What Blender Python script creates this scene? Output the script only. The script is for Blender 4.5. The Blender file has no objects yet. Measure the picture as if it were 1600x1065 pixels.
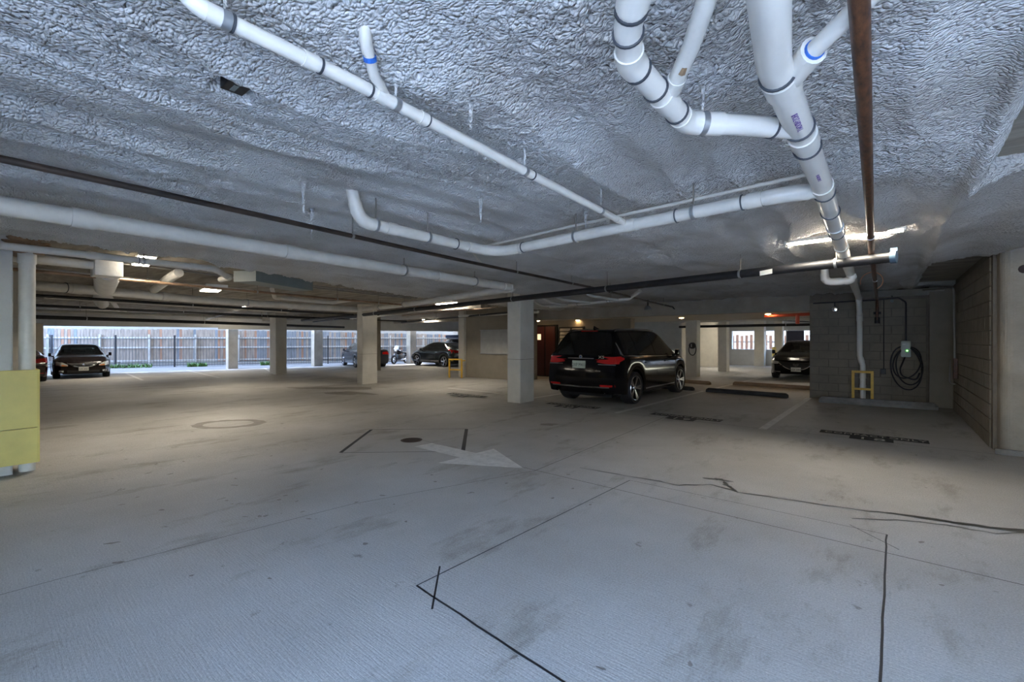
import bpy, bmesh, math, random
import numpy as np
from mathutils import Vector, Matrix
from mathutils.bvhtree import BVHTree
C = bpy.context.scene
COL = C.collection
R = math.radians
random.seed(7)

# ------------------------------------------------------------------ camera, sky, sun, exposure
cam = bpy.data.cameras.new('camera')
cam.sensor_width = 36.0
cam.lens = 16.0
cam.shift_y = -0.0016
cam.clip_start = 0.02
cam_o = bpy.data.objects.new('camera', cam)
COL.objects.link(cam_o)
cam_o.location = (0, 0, 1.5)
cam_o.rotation_euler = (R(90), 0, R(39.45))
C.camera = cam_o

w = bpy.data.worlds.new('sky')
C.world = w
w.use_nodes = True
nt = w.node_tree
bg = nt.nodes['Background']
sky = nt.nodes.new('ShaderNodeTexSky')
sky.sky_type = 'NISHITA'
sky.sun_disc = False
sky.sun_elevation = R(58)
sky.sun_rotation = R(250)
sky.dust_density = 0.6
nt.links.new(sky.outputs[0], bg.inputs[0])
bg.inputs[1].default_value = 2.0
sky.ozone_density = 2.0

sl = bpy.data.lights.new('sun', 'SUN')
sl.energy = 3.2
sl.angle = R(0.6)
sl.color = (1, .93, .82)
so = bpy.data.objects.new('sun', sl)
COL.objects.link(so)
so.location = (-40, 0, 30)
so.rotation_euler = Vector((.10, -.74, -.66)).to_track_quat('-Z', 'Y').to_euler()

C.view_settings.view_transform = 'Standard'
C.view_settings.look = 'None'
C.view_settings.exposure = 2.0
C.view_settings.gamma = 1.0
C.view_settings.use_curve_mapping = False
C.cycles.use_denoising = True
C.cycles.max_bounces = 8
C.cycles.diffuse_bounces = 5
C.cycles.sample_clamp_indirect = 6.0
LAMP = 32.0
# ------------------------------------------------------------------ materials
def nodes_of(m):
    m.use_nodes = True
    t = m.node_tree
    return t, t.nodes['Principled BSDF']

def mat(name, col, rough=.6, metal=0.0, var=.0, vscale=3.0, bump=.0, bscale=40.0, coat=0.0, col2=None, emit=None, stretch=None, spec=None):
    m = bpy.data.materials.new(name)
    t, p = nodes_of(m)
    p.inputs['Base Color'].default_value = (*col, 1)
    p.inputs['Roughness'].default_value = rough
    p.inputs['Metallic'].default_value = metal
    p.inputs['Coat Weight'].default_value = coat
    if spec is not None:
        p.inputs['Specular IOR Level'].default_value = spec
    if emit:
        p.inputs['Emission Color'].default_value = (*emit[0], 1)
        p.inputs['Emission Strength'].default_value = emit[1]
    geo = t.nodes.new('ShaderNodeNewGeometry')
    src = geo.outputs['Position']
    if stretch:
        mp = t.nodes.new('ShaderNodeMapping')
        mp.inputs['Scale'].default_value = stretch
        t.links.new(src, mp.inputs[0])
        src = mp.outputs[0]
    if var or col2:
        n = t.nodes.new('ShaderNodeTexNoise')
        n.inputs['Scale'].default_value = vscale
        n.inputs['Detail'].default_value = 6
        n.inputs['Roughness'].default_value = .65
        t.links.new(src, n.inputs['Vector'])
        r = t.nodes.new('ShaderNodeValToRGB')
        r.color_ramp.elements[0].position = .3
        r.color_ramp.elements[1].position = .7
        a = tuple(c * (1 - var) for c in col) if not col2 else col2
        b = tuple(min(1, c * (1 + var)) for c in col) if not col2 else col
        r.color_ramp.elements[0].color = (*a, 1)
        r.color_ramp.elements[1].color = (*b, 1)
        t.links.new(n.outputs['Fac'], r.inputs[0])
        t.links.new(r.outputs[0], p.inputs['Base Color'])
    if bump:
        n2 = t.nodes.new('ShaderNodeTexNoise')
        n2.inputs['Scale'].default_value = bscale
        n2.inputs['Detail'].default_value = 5
        t.links.new(src, n2.inputs['Vector'])
        b = t.nodes.new('ShaderNodeBump')
        b.inputs['Strength'].default_value = bump
        b.inputs['Distance'].default_value = .01
        t.links.new(n2.outputs['Fac'], b.inputs['Height'])
        t.links.new(b.outputs[0], p.inputs['Normal'])
    return m

def floor_mat():
    m = bpy.data.materials.new('broomed_concrete')
    t, p = nodes_of(m)
    L = t.links.new
    geo = t.nodes.new('ShaderNodeNewGeometry')
    def noise(scale, detail=6, rough=.6, stretch=None):
        n = t.nodes.new('ShaderNodeTexNoise')
        n.inputs['Scale'].default_value = scale
        n.inputs['Detail'].default_value = detail
        n.inputs['Roughness'].default_value = rough
        if stretch:
            mp = t.nodes.new('ShaderNodeMapping')
            mp.inputs['Scale'].default_value = stretch
            L(geo.outputs['Position'], mp.inputs[0])
            L(mp.outputs[0], n.inputs['Vector'])
        else:
            L(geo.outputs['Position'], n.inputs['Vector'])
        return n
    def ramp(fac, stops):
        r = t.nodes.new('ShaderNodeValToRGB')
        while len(r.color_ramp.elements) < len(stops):
            r.color_ramp.elements.new(.5)
        for e, (ps, c) in zip(r.color_ramp.elements, stops):
            e.position = ps
            e.color = (*c, 1)
        L(fac, r.inputs[0])
        return r
    def mix(a, b, mode, fac=1.0):
        x = t.nodes.new('ShaderNodeMix')
        x.data_type = 'RGBA'
        x.blend_type = mode
        x.inputs[0].default_value = fac
        L(a, x.inputs[6]); L(b, x.inputs[7])
        return x.outputs[2]
    base = ramp(noise(.55, 8, .62).outputs['Fac'], [(.3, (.36, .34, .31)), (.55, (.45, .435, .41)), (.75, (.52, .51, .49))])
    fine = ramp(noise(95, 4, .75).outputs['Fac'], [(.3, (.66, .66, .66)), (.7, (1.24, 1.24, 1.24))])
    st = ramp(noise(1.7, 9, .72, (1.0, .35, 1)).outputs['Fac'], [(.0, (.45, .42, .38)), (.36, (.72, .7, .66)), (.46, (1, 1, 1)), (1, (1, 1, 1))])
    spots = ramp(noise(5.5, 5, .6).outputs['Fac'], [(.0, (.35, .33, .3)), (.27, (.55, .53, .5)), (.33, (1, 1, 1)), (1, (1, 1, 1))])
    c = mix(base.outputs[0], fine.outputs[0], 'MULTIPLY')
    c = mix(c, st.outputs[0], 'MULTIPLY')
    c = mix(c, spots.outputs[0], 'MULTIPLY')
    L(c, p.inputs['Base Color'])
    p.inputs['Roughness'].default_value = .62
    p.inputs['Specular IOR Level'].default_value = .3
    b1 = noise(60, 3, .6, (.12, 1.6, 1))
    bp = t.nodes.new('ShaderNodeBump')
    bp.inputs['Strength'].default_value = .55
    bp.inputs['Distance'].default_value = .006
    L(b1.outputs['Fac'], bp.inputs['Height'])
    b2 = noise(120, 4, .6)
    bp2 = t.nodes.new('ShaderNodeBump')
    bp2.inputs['Strength'].default_value = .35
    bp2.inputs['Distance'].default_value = .004
    L(b2.outputs['Fac'], bp2.inputs['Height'])
    L(bp.outputs[0], bp2.inputs['Normal'])
    L(bp2.outputs[0], p.inputs['Normal'])
    return m

def foam_mat():
    m = bpy.data.materials.new('sprayed_insulation')
    t, p = nodes_of(m)
    L = t.links.new
    geo = t.nodes.new('ShaderNodeNewGeometry')
    n = t.nodes.new('ShaderNodeTexNoise')
    n.inputs['Scale'].default_value = 1.3
    n.inputs['Detail'].default_value = 7
    L(geo.outputs['Position'], n.inputs['Vector'])
    r = t.nodes.new('ShaderNodeValToRGB')
    r.color_ramp.elements[0].position = .3
    r.color_ramp.elements[0].color = (.47, .45, .42, 1)
    r.color_ramp.elements[1].position = .62
    r.color_ramp.elements[1].color = (.64, .635, .625, 1)
    L(n.outputs['Fac'], r.inputs[0])
    L(r.outputs[0], p.inputs['Base Color'])
    p.inputs['Roughness'].default_value = .75
    mp = t.nodes.new('ShaderNodeMapping')
    mp.inputs['Scale'].default_value = (1.0, 1.2, 1)
    L(geo.outputs['Position'], mp.inputs[0])
    # lumps: warped voronoi
    wn = t.nodes.new('ShaderNodeTexNoise')
    wn.inputs['Scale'].default_value = 9
    L(mp.outputs[0], wn.inputs['Vector'])
    wm = t.nodes.new('ShaderNodeMix')
    wm.data_type = 'RGBA'
    wm.inputs[0].default_value = .06
    L(mp.outputs[0], wm.inputs[6]); L(wn.outputs['Color'], wm.inputs[7])
    v = t.nodes.new('ShaderNodeTexVoronoi')
    v.feature = 'F1'
    v.inputs['Scale'].default_value = 66
    L(wm.outputs[2], v.inputs['Vector'])
    inv = t.nodes.new('ShaderNodeMath')
    inv.operation = 'SUBTRACT'
    inv.inputs[0].default_value = 1
    sq = t.nodes.new('ShaderNodeMath')
    sq.operation = 'POWER'
    sq.inputs[1].default_value = 2
    L(v.outputs['Distance'], sq.inputs[0])
    L(sq.outputs[0], inv.inputs[1])
    b = t.nodes.new('ShaderNodeBump')
    b.inputs['Strength'].default_value = 1.0
    b.inputs['Distance'].default_value = .016
    L(inv.outputs[0], b.inputs['Height'])
    n3 = t.nodes.new('ShaderNodeTexNoise')
    n3.inputs['Scale'].default_value = 30
    n3.inputs['Detail'].default_value = 3
    L(mp.outputs[0], n3.inputs['Vector'])
    b3 = t.nodes.new('ShaderNodeBump')
    b3.inputs['Strength'].default_value = .8
    b3.inputs['Distance'].default_value = .012
    L(n3.outputs['Fac'], b3.inputs['Height'])
    L(b.outputs[0], b3.inputs['Normal'])
    L(b3.outputs[0], p.inputs['Normal'])
    return m

def glass_mat(name, tint, alpha):
    m = bpy.data.materials.new(name)
    m.use_nodes = True
    t = m.node_tree
    t.nodes.clear()
    o = t.nodes.new('ShaderNodeOutputMaterial')
    a = t.nodes.new('ShaderNodeBsdfTransparent')
    a.inputs[0].default_value = (*tint, 1)
    g = t.nodes.new('ShaderNodeBsdfGlossy')
    g.inputs['Roughness'].default_value = .03
    f = t.nodes.new('ShaderNodeFresnel')
    f.inputs[0].default_value = 1.5
    x = t.nodes.new('ShaderNodeMixShader')
    t.links.new(f.outputs[0], x.inputs[0])
    t.links.new(a.outputs[0], x.inputs[1])
    t.links.new(g.outputs[0], x.inputs[2])
    t.links.new(x.outputs[0], o.inputs[0])
    return m

M = dict(
    floor=floor_mat(), foam=foam_mat(),
    slab=mat('bare_slab_concrete', (.29, .26, .215), .85, var=.45, vscale=2.2, bump=.4, bscale=30, stretch=(.5, 2.2, 1)),
    drywall=mat('painted_drywall', (.55, .50, .42), .7, var=.06),
    paint=mat('cream_painted_concrete', (.56, .53, .46), .6, var=.10, vscale=2.5, bump=.25, bscale=25),
    tan=mat('tan_stained_concrete', (.30, .26, .205), .75, var=.18, vscale=2.5, bump=.4, bscale=25),
    grey=mat('grey_painted_concrete', (.50, .49, .46), .65, var=.10, vscale=2.0, bump=.3, bscale=30),
    block=mat('split_concrete_block', (.20, .17, .13), .85, var=.16, vscale=3, bump=.7, bscale=60),
    mortar=mat('mortar', (.155, .13, .10), .9, var=.15, vscale=8),
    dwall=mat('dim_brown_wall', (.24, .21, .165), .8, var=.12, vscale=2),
    pvc=mat('white_pvc', (.70, .67, .61), .32, var=.05, vscale=5),
    pvcold=mat('painted_drain_pipe', (.60, .575, .52), .45, var=.10, vscale=5),
    band=mat('dark_joint_band', (.05, .055, .065), .5),
    blue=mat('blue_primer', (.02, .12, .45), .5),
    purple=mat('purple_pipe_print', (.12, .06, .25), .6),
    clamp=mat('blue_grey_clamp', (.07, .12, .17), .5),
    strap=mat('galvanized_strap', (.42, .43, .44), .4, .8),
    rod=mat('threaded_rod', (.25, .23, .2), .5, .6),
    iron=mat('black_iron_pipe', (.012, .0125, .015), .5, .0, var=.3, vscale=14),
    rust=mat('rusty_sprinkler_pipe', (.19, .075, .035), .4, .2, col2=(.018, .013, .012), vscale=7, stretch=(7, 2.2, 7)),
    ironbrown=mat('dark_brown_pipe', (.075, .05, .038), .38, .3, col2=(.02, .018, .018), vscale=3),
    rustlight=mat('brown_sprinkler_pipe', (.30, .19, .12), .4, .3, var=.3, vscale=6),
    steel=mat('painted_grey_steel', (.17, .20, .195), .45, var=.1),
    duct=mat('wrapped_duct', (.62, .60, .55), .6, var=.12, vscale=6, bump=.4, bscale=20),
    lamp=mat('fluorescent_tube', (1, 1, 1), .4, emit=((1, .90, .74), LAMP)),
    lampdim=mat('dimmed_fluorescent_tube', (1, 1, 1), .4, emit=((1, .90, .74), LAMP * .42)),
    lamphouse=mat('white_enamel', (.75, .74, .70), .4),
    bulb=mat('warm_downlight', (1, .8, .5), .4, emit=((1, .66, .32), 14.0)),
    trimw=mat('white_trim', (.7, .66, .58), .5),
    yellow=mat('yellow_guard_plate', (.60, .49, .14), .42, var=.10, vscale=3),
    yellow2=mat('yellow_safety_paint', (.66, .40, .04), .45, var=.15, vscale=9),
    rubber=mat('black_rubber', (.015, .015, .015), .7),
    tyre=mat('tyre_rubber', (.012, .012, .013), .75),
    stopgrey=mat('grey_wheel_stop', (.20, .19, .18), .8, var=.25, vscale=6, bump=.4),
    stopdark=mat('dark_wheel_stop', (.035, .034, .032), .75, var=.3, vscale=6),
    stopbrown=mat('brown_wheel_stop', (.23, .165, .11), .8, var=.2, vscale=6, bump=.3),
    white=mat('white_road_paint', (.62, .61, .58), .7, var=.18, vscale=9),
    black=mat('black_road_paint', (.02, .02, .02), .7, var=.2, vscale=9),
    letter=mat('stencil_letter_paint', (.50, .47, .41), .7, var=.2, vscale=20),
    saw=mat('black_joint_sealant', (.012, .013, .016), .6),
    line=mat('slab_joint', (.10, .09, .08), .9),
    wet=mat('wet_crack', (.085, .083, .078), .3, var=.2, vscale=20),
    stain=mat('floor_stain', (.20, .18, .155), .55, var=.25, vscale=10),
    castiron=mat('cast_iron_grate', (.05, .03, .025), .6, .3),
    dark=mat('near_black', (.006, .006, .006), .8),
    carblack=mat('black_car_paint', (.0045, .0045, .006), .14, coat=.12, spec=.18),
    carbrown=mat('dark_brown_car_paint', (.010, .006, .0055), .14, coat=.12, spec=.18),
    cargrey=mat('dark_grey_car_paint', (.014, .018, .020), .2, coat=.4),
    carslate=mat('slate_car_paint', (.03, .034, .045), .25, coat=.4),
    carred=mat('dark_red_car_paint', (.03, .003, .004), .15, coat=1.0),
    carsilver=mat('silver_car_paint', (.30, .33, .35), .25, .5, coat=.8),
    glassdark=mat('privacy_glass', (.003, .0035, .004), .03, coat=.5),
    glass=glass_mat('windscreen_glass', (.62, .72, .64), 1),
    chrome=mat('chrome', (.72, .72, .72), .12, 1.0),
    alloy=mat('alloy_rim', (.62, .62, .64), .22, 1.0),
    tail=mat('red_tail_lens', (.50, .012, .010), .12, coat=1.0),
    head=mat('clear_head_lens', (.55, .55, .52), .08, .3, coat=1.0),
    amber=mat('amber_lens', (.7, .2, .03), .2, coat=1.0),
    plate=mat('licence_plate', (.66, .66, .60), .4),
    plateg=mat('greenish_licence_plate', (.42, .47, .38), .4),
    ink=mat('plate_ink', (.03, .04, .05), .6),
    trim=mat('black_plastic', (.012, .012, .013), .5),
    seat=mat('dark_seat_cloth', (.02, .02, .02), .8),
    wood=mat('weathered_fence_board', (.27, .215, .175), .85, var=.35, vscale=3, stretch=(3, 3, .5)),
    woodb=mat('grey_fence_board', (.17, .18, .20), .85, var=.35, vscale=3, stretch=(3, 3, .5)),
    woodr=mat('reddish_fence_board', (.30, .16, .10), .85, var=.3, vscale=3, stretch=(3, 3, .5)),
    rail=mat('fence_rail', (.42, .40, .37), .8, var=.2),
    ironf=mat('dark_iron_fence', (.03, .03, .035), .5, .3),
    ironl=mat('grey_iron_fence', (.10, .10, .10), .5, .2),
    leaf=mat('weed_leaf', (.07, .14, .03), .7, var=.4, vscale=6),
    ground=mat('pale_outside_paving', (.55, .54, .52), .85, var=.1),
    asphalt=mat('outside_paving', (.12, .118, .112), .85, var=.15),
    stucco=mat('sky_block_stucco', (.33, .31, .28), .85),
    charger=mat('grey_charger_shell', (.42, .44, .41), .4),
    cable=mat('black_cable', (.006, .0065, .008), .45),
    led=mat('green_led', (.2, .9, .2), .4, emit=((.2, 1, .15), 3.0)),
    copper=mat('copper_wire', (.75, .38, .22), .35, .7),
    conduit=mat('grey_conduit', (.33, .32, .30), .45, .5),
    dconduit=mat('dark_conduit', (.02, .02, .02), .5, .2),
    reddoor=mat('dark_red_door', (.07, .012, .008), .5),
    board=mat('white_notice_board', (.36, .36, .35), .5, var=.12, vscale=4),
    redpaint=mat('red_sprinkler_paint', (.62, .09, .04), .45),
    patch=mat('bare_brown_concrete', (.27, .17, .095), .85, var=.4, vscale=2.5, bump=.4, bscale=25, stretch=(.6, 3, 1)),
    helmet=mat('pale_fairing', (.55, .55, .55), .3),
    navy=mat('navy_sign', (.015, .02, .05), .5),
    bluetarp=mat('blue_roof_load', (.02, .05, .16), .5),
)

# ------------------------------------------------------------------ mesh helpers
ORG = {}
class MB:
    def __init__(s):
        s.v = []; s.f = []
    def add(s, vs, fs):
        b = len(s.v)
        s.v += [tuple(p) for p in vs]
        s.f += [tuple(i + b for i in f) for f in fs]
        return s
    def box(s, x0, x1, y0, y1, z0, z1, c=0.0):
        if c:
            return s.cbox(x0, x1, y0, y1, z0, z1, c)
        vs = [(x, y, z) for z in (z0, z1) for y in (y0, y1) for x in (x0, x1)]
        return s.add(vs, [(0, 2, 3, 1), (4, 5, 7, 6), (0, 1, 5, 4), (2, 6, 7, 3), (0, 4, 6, 2), (1, 3, 7, 5)])
    def cbox(s, x0, x1, y0, y1, z0, z1, c):
        bm = bmesh.new()
        bmesh.ops.create_cube(bm, size=1)
        for v in bm.verts:
            v.co = ((x0 + x1) / 2 + v.co.x * (x1 - x0), (y0 + y1) / 2 + v.co.y * (y1 - y0), (z0 + z1) / 2 + v.co.z * (z1 - z0))
        bmesh.ops.bevel(bm, geom=list(bm.edges), offset=c, segments=2, affect='EDGES', profile=.6)
        bm.verts.index_update()
        s.add([v.co[:] for v in bm.verts], [[v.index for v in f.verts] for f in bm.faces])
        bm.free()
        return s
    def tube(s, pts, r, n=12, cap=True, closed=False):
        pts = [Vector(p) for p in pts]
        rr = r if isinstance(r, (list, tuple)) else [r] * len(pts)
        m = len(pts)
        tang = []
        for i in range(m):
            a = pts[i - 1] if (i or closed) else pts[0]
            b = pts[(i + 1) % m] if (i < m - 1 or closed) else pts[m - 1]
            d = (b - a)
            tang.append(d.normalized() if d.length > 1e-9 else Vector((0, 0, 1)))
        u = tang[0].orthogonal().normalized()
        vs, fs = [], []
        for i in range(m):
            t = tang[i]
            u = (u - t * u.dot(t))
            u = u.normalized() if u.length > 1e-6 else t.orthogonal().normalized()
            wv = t.cross(u)
            for k in range(n):
                a = 2 * math.pi * k / n
                vs.append(pts[i] + (u * math.cos(a) + wv * math.sin(a)) * rr[i])
        seg = m if closed else m - 1
        for i in range(seg):
            for k in range(n):
                a, b = i * n + k, i * n + (k + 1) % n
                c, d = ((i + 1) % m) * n + (k + 1) % n, ((i + 1) % m) * n + k
                fs.append((a, b, c, d))
        if cap and not closed:
            fs.append(tuple(range(n - 1, -1, -1)))
            fs.append(tuple((m - 1) * n + k for k in range(n)))
        return s.add(vs, fs)
    def cyl(s, a, b, r, n=14):
        return s.tube([a, b], r, n)
    def prism(s, poly, z0, z1):
        n = len(poly)
        vs = [(x, y, z0) for x, y in poly] + [(x, y, z1) for x, y in poly]
        fs = [tuple(range(n - 1, -1, -1)), tuple(range(n, 2 * n))]
        fs += [(i, (i + 1) % n, n + (i + 1) % n, n + i) for i in range(n)]
        return s.add(vs, fs)
    def lathe(s, prof, c, axis='y', n=28):
        # prof: list of (radius, offset along axis)
        vs, fs = [], []
        for r, o in prof:
            for k in range(n):
                a = 2 * math.pi * k / n
                p = (r * math.cos(a), r * math.sin(a))
                if axis == 'y':
                    vs.append((c[0] + p[0], c[1] + o, c[2] + p[1]))
                elif axis == 'z':
                    vs.append((c[0] + p[0], c[1] + p[1], c[2] + o))
                else:
                    vs.append((c[0] + o, c[1] + p[0], c[2] + p[1]))
        for i in range(len(prof) - 1):
            for k in range(n):
                fs.append((i * n + k, i * n + (k + 1) % n, (i + 1) * n + (k + 1) % n, (i + 1) * n + k))
        return s.add(vs, fs)
    def build(s, name, m, parent=None, smooth=False, kind=None, mats=None):
        me = bpy.data.meshes.new(name)
        o3 = ORG.get(parent.name, (0, 0, 0)) if parent else (0, 0, 0)
        me.from_pydata([(x - o3[0], y - o3[1], z - o3[2]) for x, y, z in s.v], [], s.f)
        me.materials.append(m)
        if smooth:
            me.shade_smooth() if hasattr(me, 'shade_smooth') else None
            if smooth == 'auto':
                try:
                    me.set_sharp_from_angle(angle=R(40))
                except Exception:
                    pass
        ob = bpy.data.objects.new(name, me)
        COL.objects.link(ob)
        if parent:
            ob.parent = parent
            ORG[ob.name] = o3
        if kind:
            ob['kind'] = kind
        return ob

def fix_normals(o):
    bm = bmesh.new()
    bm.from_mesh(o.data)
    bmesh.ops.recalc_face_normals(bm, faces=bm.faces)
    bm.to_mesh(o.data)
    bm.free()

def tag(o, label, cat, group=None, kind=None):
    o['label'] = label
    o['category'] = cat
    if group:
        o['group'] = group
    if kind:
        o['kind'] = kind
    return o

def thing(name, label, cat, loc=(0, 0, 0), rot=0, group=None, local=False):
    o = bpy.data.objects.new(name, None)
    o.empty_display_size = .1
    COL.objects.link(o)
    o.location = loc
    o.rotation_euler = (0, 0, rot)
    ORG[o.name] = (0, 0, 0) if local else tuple(loc)
    return tag(o, label, cat, group)

def struct(mb, name, m, label=None, **k):
    o = mb.build(name, m, **k)
    o['kind'] = 'structure'
    if label:
        o['label'] = label
    return o

def copy_child(src, parent, loc):
    c = src.copy()
    COL.objects.link(c)
    c.parent = parent
    c.location = loc
    return c

def dup(root, loc, rot=0, label=None):
    r = root.copy()
    COL.objects.link(r)
    r.location = loc
    r.rotation_euler = (0, 0, rot)
    if label:
        r['label'] = label
    for ch in list(root.children):
        c = ch.copy(); COL.objects.link(c); c.parent = r
        for g in ch.children:
            d = g.copy(); COL.objects.link(d); d.parent = c
    return r

def fz(x):
    return -0.0075 * min(max(0.0, -x - 6.0), 26.0)

def text_mesh(s, size, name, m, parent, loc, rot, extr=.0006, align='CENTER', space=1.0, sx=1.0):
    cu = bpy.data.curves.new(name, 'FONT')
    cu.body = s
    cu.size = size
    cu.align_x = align
    cu.align_y = 'CENTER'
    cu.extrude = extr
    cu.space_character = space
    cu.resolution_u = 3
    tmp = bpy.data.objects.new('tmp_text', cu)
    COL.objects.link(tmp)
    dg = bpy.context.evaluated_depsgraph_get()
    me = bpy.data.meshes.new_from_object(tmp.evaluated_get(dg))
    bpy.data.objects.remove(tmp)
    me.name = name
    me.materials.clear()
    me.materials.append(m)
    for v in me.vertices:
        v.co.x *= sx
    o = bpy.data.objects.new(name, me)
    COL.objects.link(o)
    o.parent = parent
    og = ORG.get(parent.name, (0, 0, 0))
    o.location = tuple(a - b for a, b in zip(loc, og))
    o.rotation_euler = rot
    return o

def fillet(nodes, rad):
    nodes = [Vector(p) for p in nodes]
    pts, arcs = [nodes[0]], []
    for i in range(1, len(nodes) - 1):
        a, b, c = nodes[i - 1], nodes[i], nodes[i + 1]
        d1, d2 = (b - a), (c - b)
        l1, l2 = d1.length, d2.length
        d1.normalize(); d2.normalize()
        ang = d1.angle(d2)
        if ang < R(4):
            pts.append(b)
            continue
        t = min(rad * math.tan(ang / 2), l1 * .45, l2 * .45)
        p0, p1 = b - d1 * t, b + d2 * t
        k = max(2, int(ang / R(12)))
        arc = []
        for j in range(k + 1):
            q = j / k
            arc.append(p0 * (1 - q) ** 2 + b * 2 * q * (1 - q) + p1 * q * q)
        pts += arc
        arcs.append(([p0 - d1 * .03] + arc + [p1 + d2 * .03], ang))
    pts.append(nodes[-1])
    return pts, arcs

def near_on(pts, q):
    q = Vector(q); best = None
    for a, b in zip(pts, pts[1:]):
        d = b - a
        if d.length < 1e-6:
            continue
        t = max(0, min(1, (q - a).dot(d) / d.length_squared))
        p = a + d * t
        e = (p - q).length
        if best is None or e < best[0]:
            best = (e, p, d.normalized())
    return best[1], best[2]

CEIL = 2.66
def pipe(name, label, nodes, r, m, rad=.1, coup=(), rings=(), hang=(), top=CEIL, group=None, n=16, elbows=True, cat='pipe', coated=False, root=None, endcap=None):
    pts, arcs = fillet(nodes, rad)
    t = root or thing(name, label, cat, tuple(nodes[0]), group=group)
    MB().tube(pts, r, n).build('pipe_run', m, t, smooth='auto')
    if elbows:
        for arc, ang in arcs:
            if ang > R(18):
                MB().tube(arc, r * 1.12, n).build('elbow', m, t, smooth='auto')
    for q in coup:
        p, d = near_on(pts, q)
        MB().tube([p - d * r * 1.0, p + d * r * 1.0], r * 1.13, n).build('coupling', m, t, smooth='auto')
    for q in rings:
        p, d = near_on(pts, q)
        MB().tube([p - d * .0042, p + d * .0042], r * 1.145, n).build('joint_ring', M['band'], t, smooth='auto')
    for q in hang:
        p, d = near_on(pts, q)
        h = MB().tube([p - d * .013, p + d * .013], r * 1.17, n).build('hanger', M['strap'], t, smooth='auto')
        zt = p.z + r
        if top - zt > .01:
            mb = MB()
            if coated:
                mb.tube([(p.x, p.y, zt), (p.x + .002, p.y, zt + (top - zt) * .4), (p.x, p.y, zt + (top - zt) * .75), (p.x, p.y, top)], [.0045, .0065, .010, .026], 8)
            else:
                mb.tube([(p.x, p.y, zt), (p.x, p.y, top)], .006, 6)
            mb.build('hanger_rod', M['foam'] if coated else M['rod'], h)
    return t

# ------------------------------------------------------------------ floor and slab joints
fx = [-45, -32, -26, -20, -14, -10, -6, -3, 1, 1.9]
mb = MB()
for a, b in zip(fx, fx[1:]):
    mb.add([(a, -4, fz(a)), (b, -4, fz(b)), (b, 45, fz(b)), (a, 45, fz(a))], [(0, 1, 2, 3)])
floor = struct(mb, 'floor', M['floor'], 'broom-finished grey concrete garage floor with joints and stains')
mb = MB()
mb.add([(1.9, -40, -.004), (60, -40, -.004), (60, 8.66, -.004), (1.9, 8.66, -.004)], [(0, 1, 2, 3)])
mb.add([(-40, -40, -.004), (1.9, -40, -.004), (1.9, -4, -.004), (-40, -4, -.004)], [(0, 1, 2, 3)])
struct(mb, 'driveway', M['ground'], 'pale concrete driveway outside the garage entrance')
mb = MB()
mb.add([(-90, -20, -.205), (-26, -20, -.205), (-26, 60, -.205), (-90, 60, -.205)], [(0, 1, 2, 3)])
mb.add([(-60, 45, -.2), (60, 45, -.2), (60, 80, -.2), (-60, 80, -.2)], [(0, 1, 2, 3)])
mb.add([(x, y, fz(x) + .004) for x, y in [(-32.8, -1.8), (-30.9, 3), (-28.5, 9), (-26.9, 13.6), (-24.3, 19.5), (-22.9, 22.7), (-20.8, 29.3), (-40, 29.3), (-44, -1.8)]], [tuple(range(9))])
struct(mb, 'outside_ground', M['asphalt'], 'paved strip outside between garage edge and fence')

def strip(pts, wd, z=.0015):
    mb = MB()
    pts = [Vector((p[0], p[1])) for p in pts]
    if not isinstance(wd, (list, tuple)):
        dn = []
        for a, b in zip(pts, pts[1:]):
            k = max(1, int((b - a).length / .4)) if min(a.x, b.x) < -5.9 else 1
            dn += [a + (b - a) * (j / k) for j in range(k)]
        pts = dn + [pts[-1]]
    vs, fs = [], []
    for i, p in enumerate(pts):
        a = pts[max(0, i - 1)]; b = pts[min(len(pts) - 1, i + 1)]
        d = (b - a).normalized()
        nn = Vector((-d.y, d.x))
        ww = wd[i] if isinstance(wd, (list, tuple)) else wd
        for s in (-.5, .5):
            q = p + nn * ww * s
            vs.append((q.x, q.y, fz(q.x) + z))
    for i in range(len(pts) - 1):
        fs.append((2 * i, 2 * i + 1, 2 * i + 3, 2 * i + 2))
    return mb.add(vs, fs)

def fpart(name, mb, m, label=None):
    o = mb.build(name, m, floor)
    if label:
        o['label'] = label
    return o

def jitter(pts, n, amp, seed):
    rnd = random.Random(seed)
    out = []
    for a, b in zip(pts, pts[1:]):
        for k in range(n):
            t = k / n
            out.append((a[0] + (b[0] - a[0]) * t + rnd.uniform(-amp, amp), a[1] + (b[1] - a[1]) * t + rnd.uniform(-amp, amp)))
    out.append(pts[-1])
    return out
# long construction joints
fpart('slab_joint', strip([(-3.27, 4.2), (.65, 4.13), (1.8, 4.1)], .009), M['line'])
fpart('slab_joint', strip([(-5.5, 4.4), (-3.27, 4.2)], .007), M['line'])
fpart('slab_joint', strip([(-3.1, 4.18), (-3.3, 8.6)], .009), M['line'])
fpart('slab_joint', strip([(-3.1, 4.18), (-3.76, 2.26), (-4.0, .4), (-4.1, -1)], .006), M['line'])
fpart('slab_joint', strip([(-14, 8.62), (-4.2, 8.55), (1.15, 8.6)], .010), M['line'])
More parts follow.
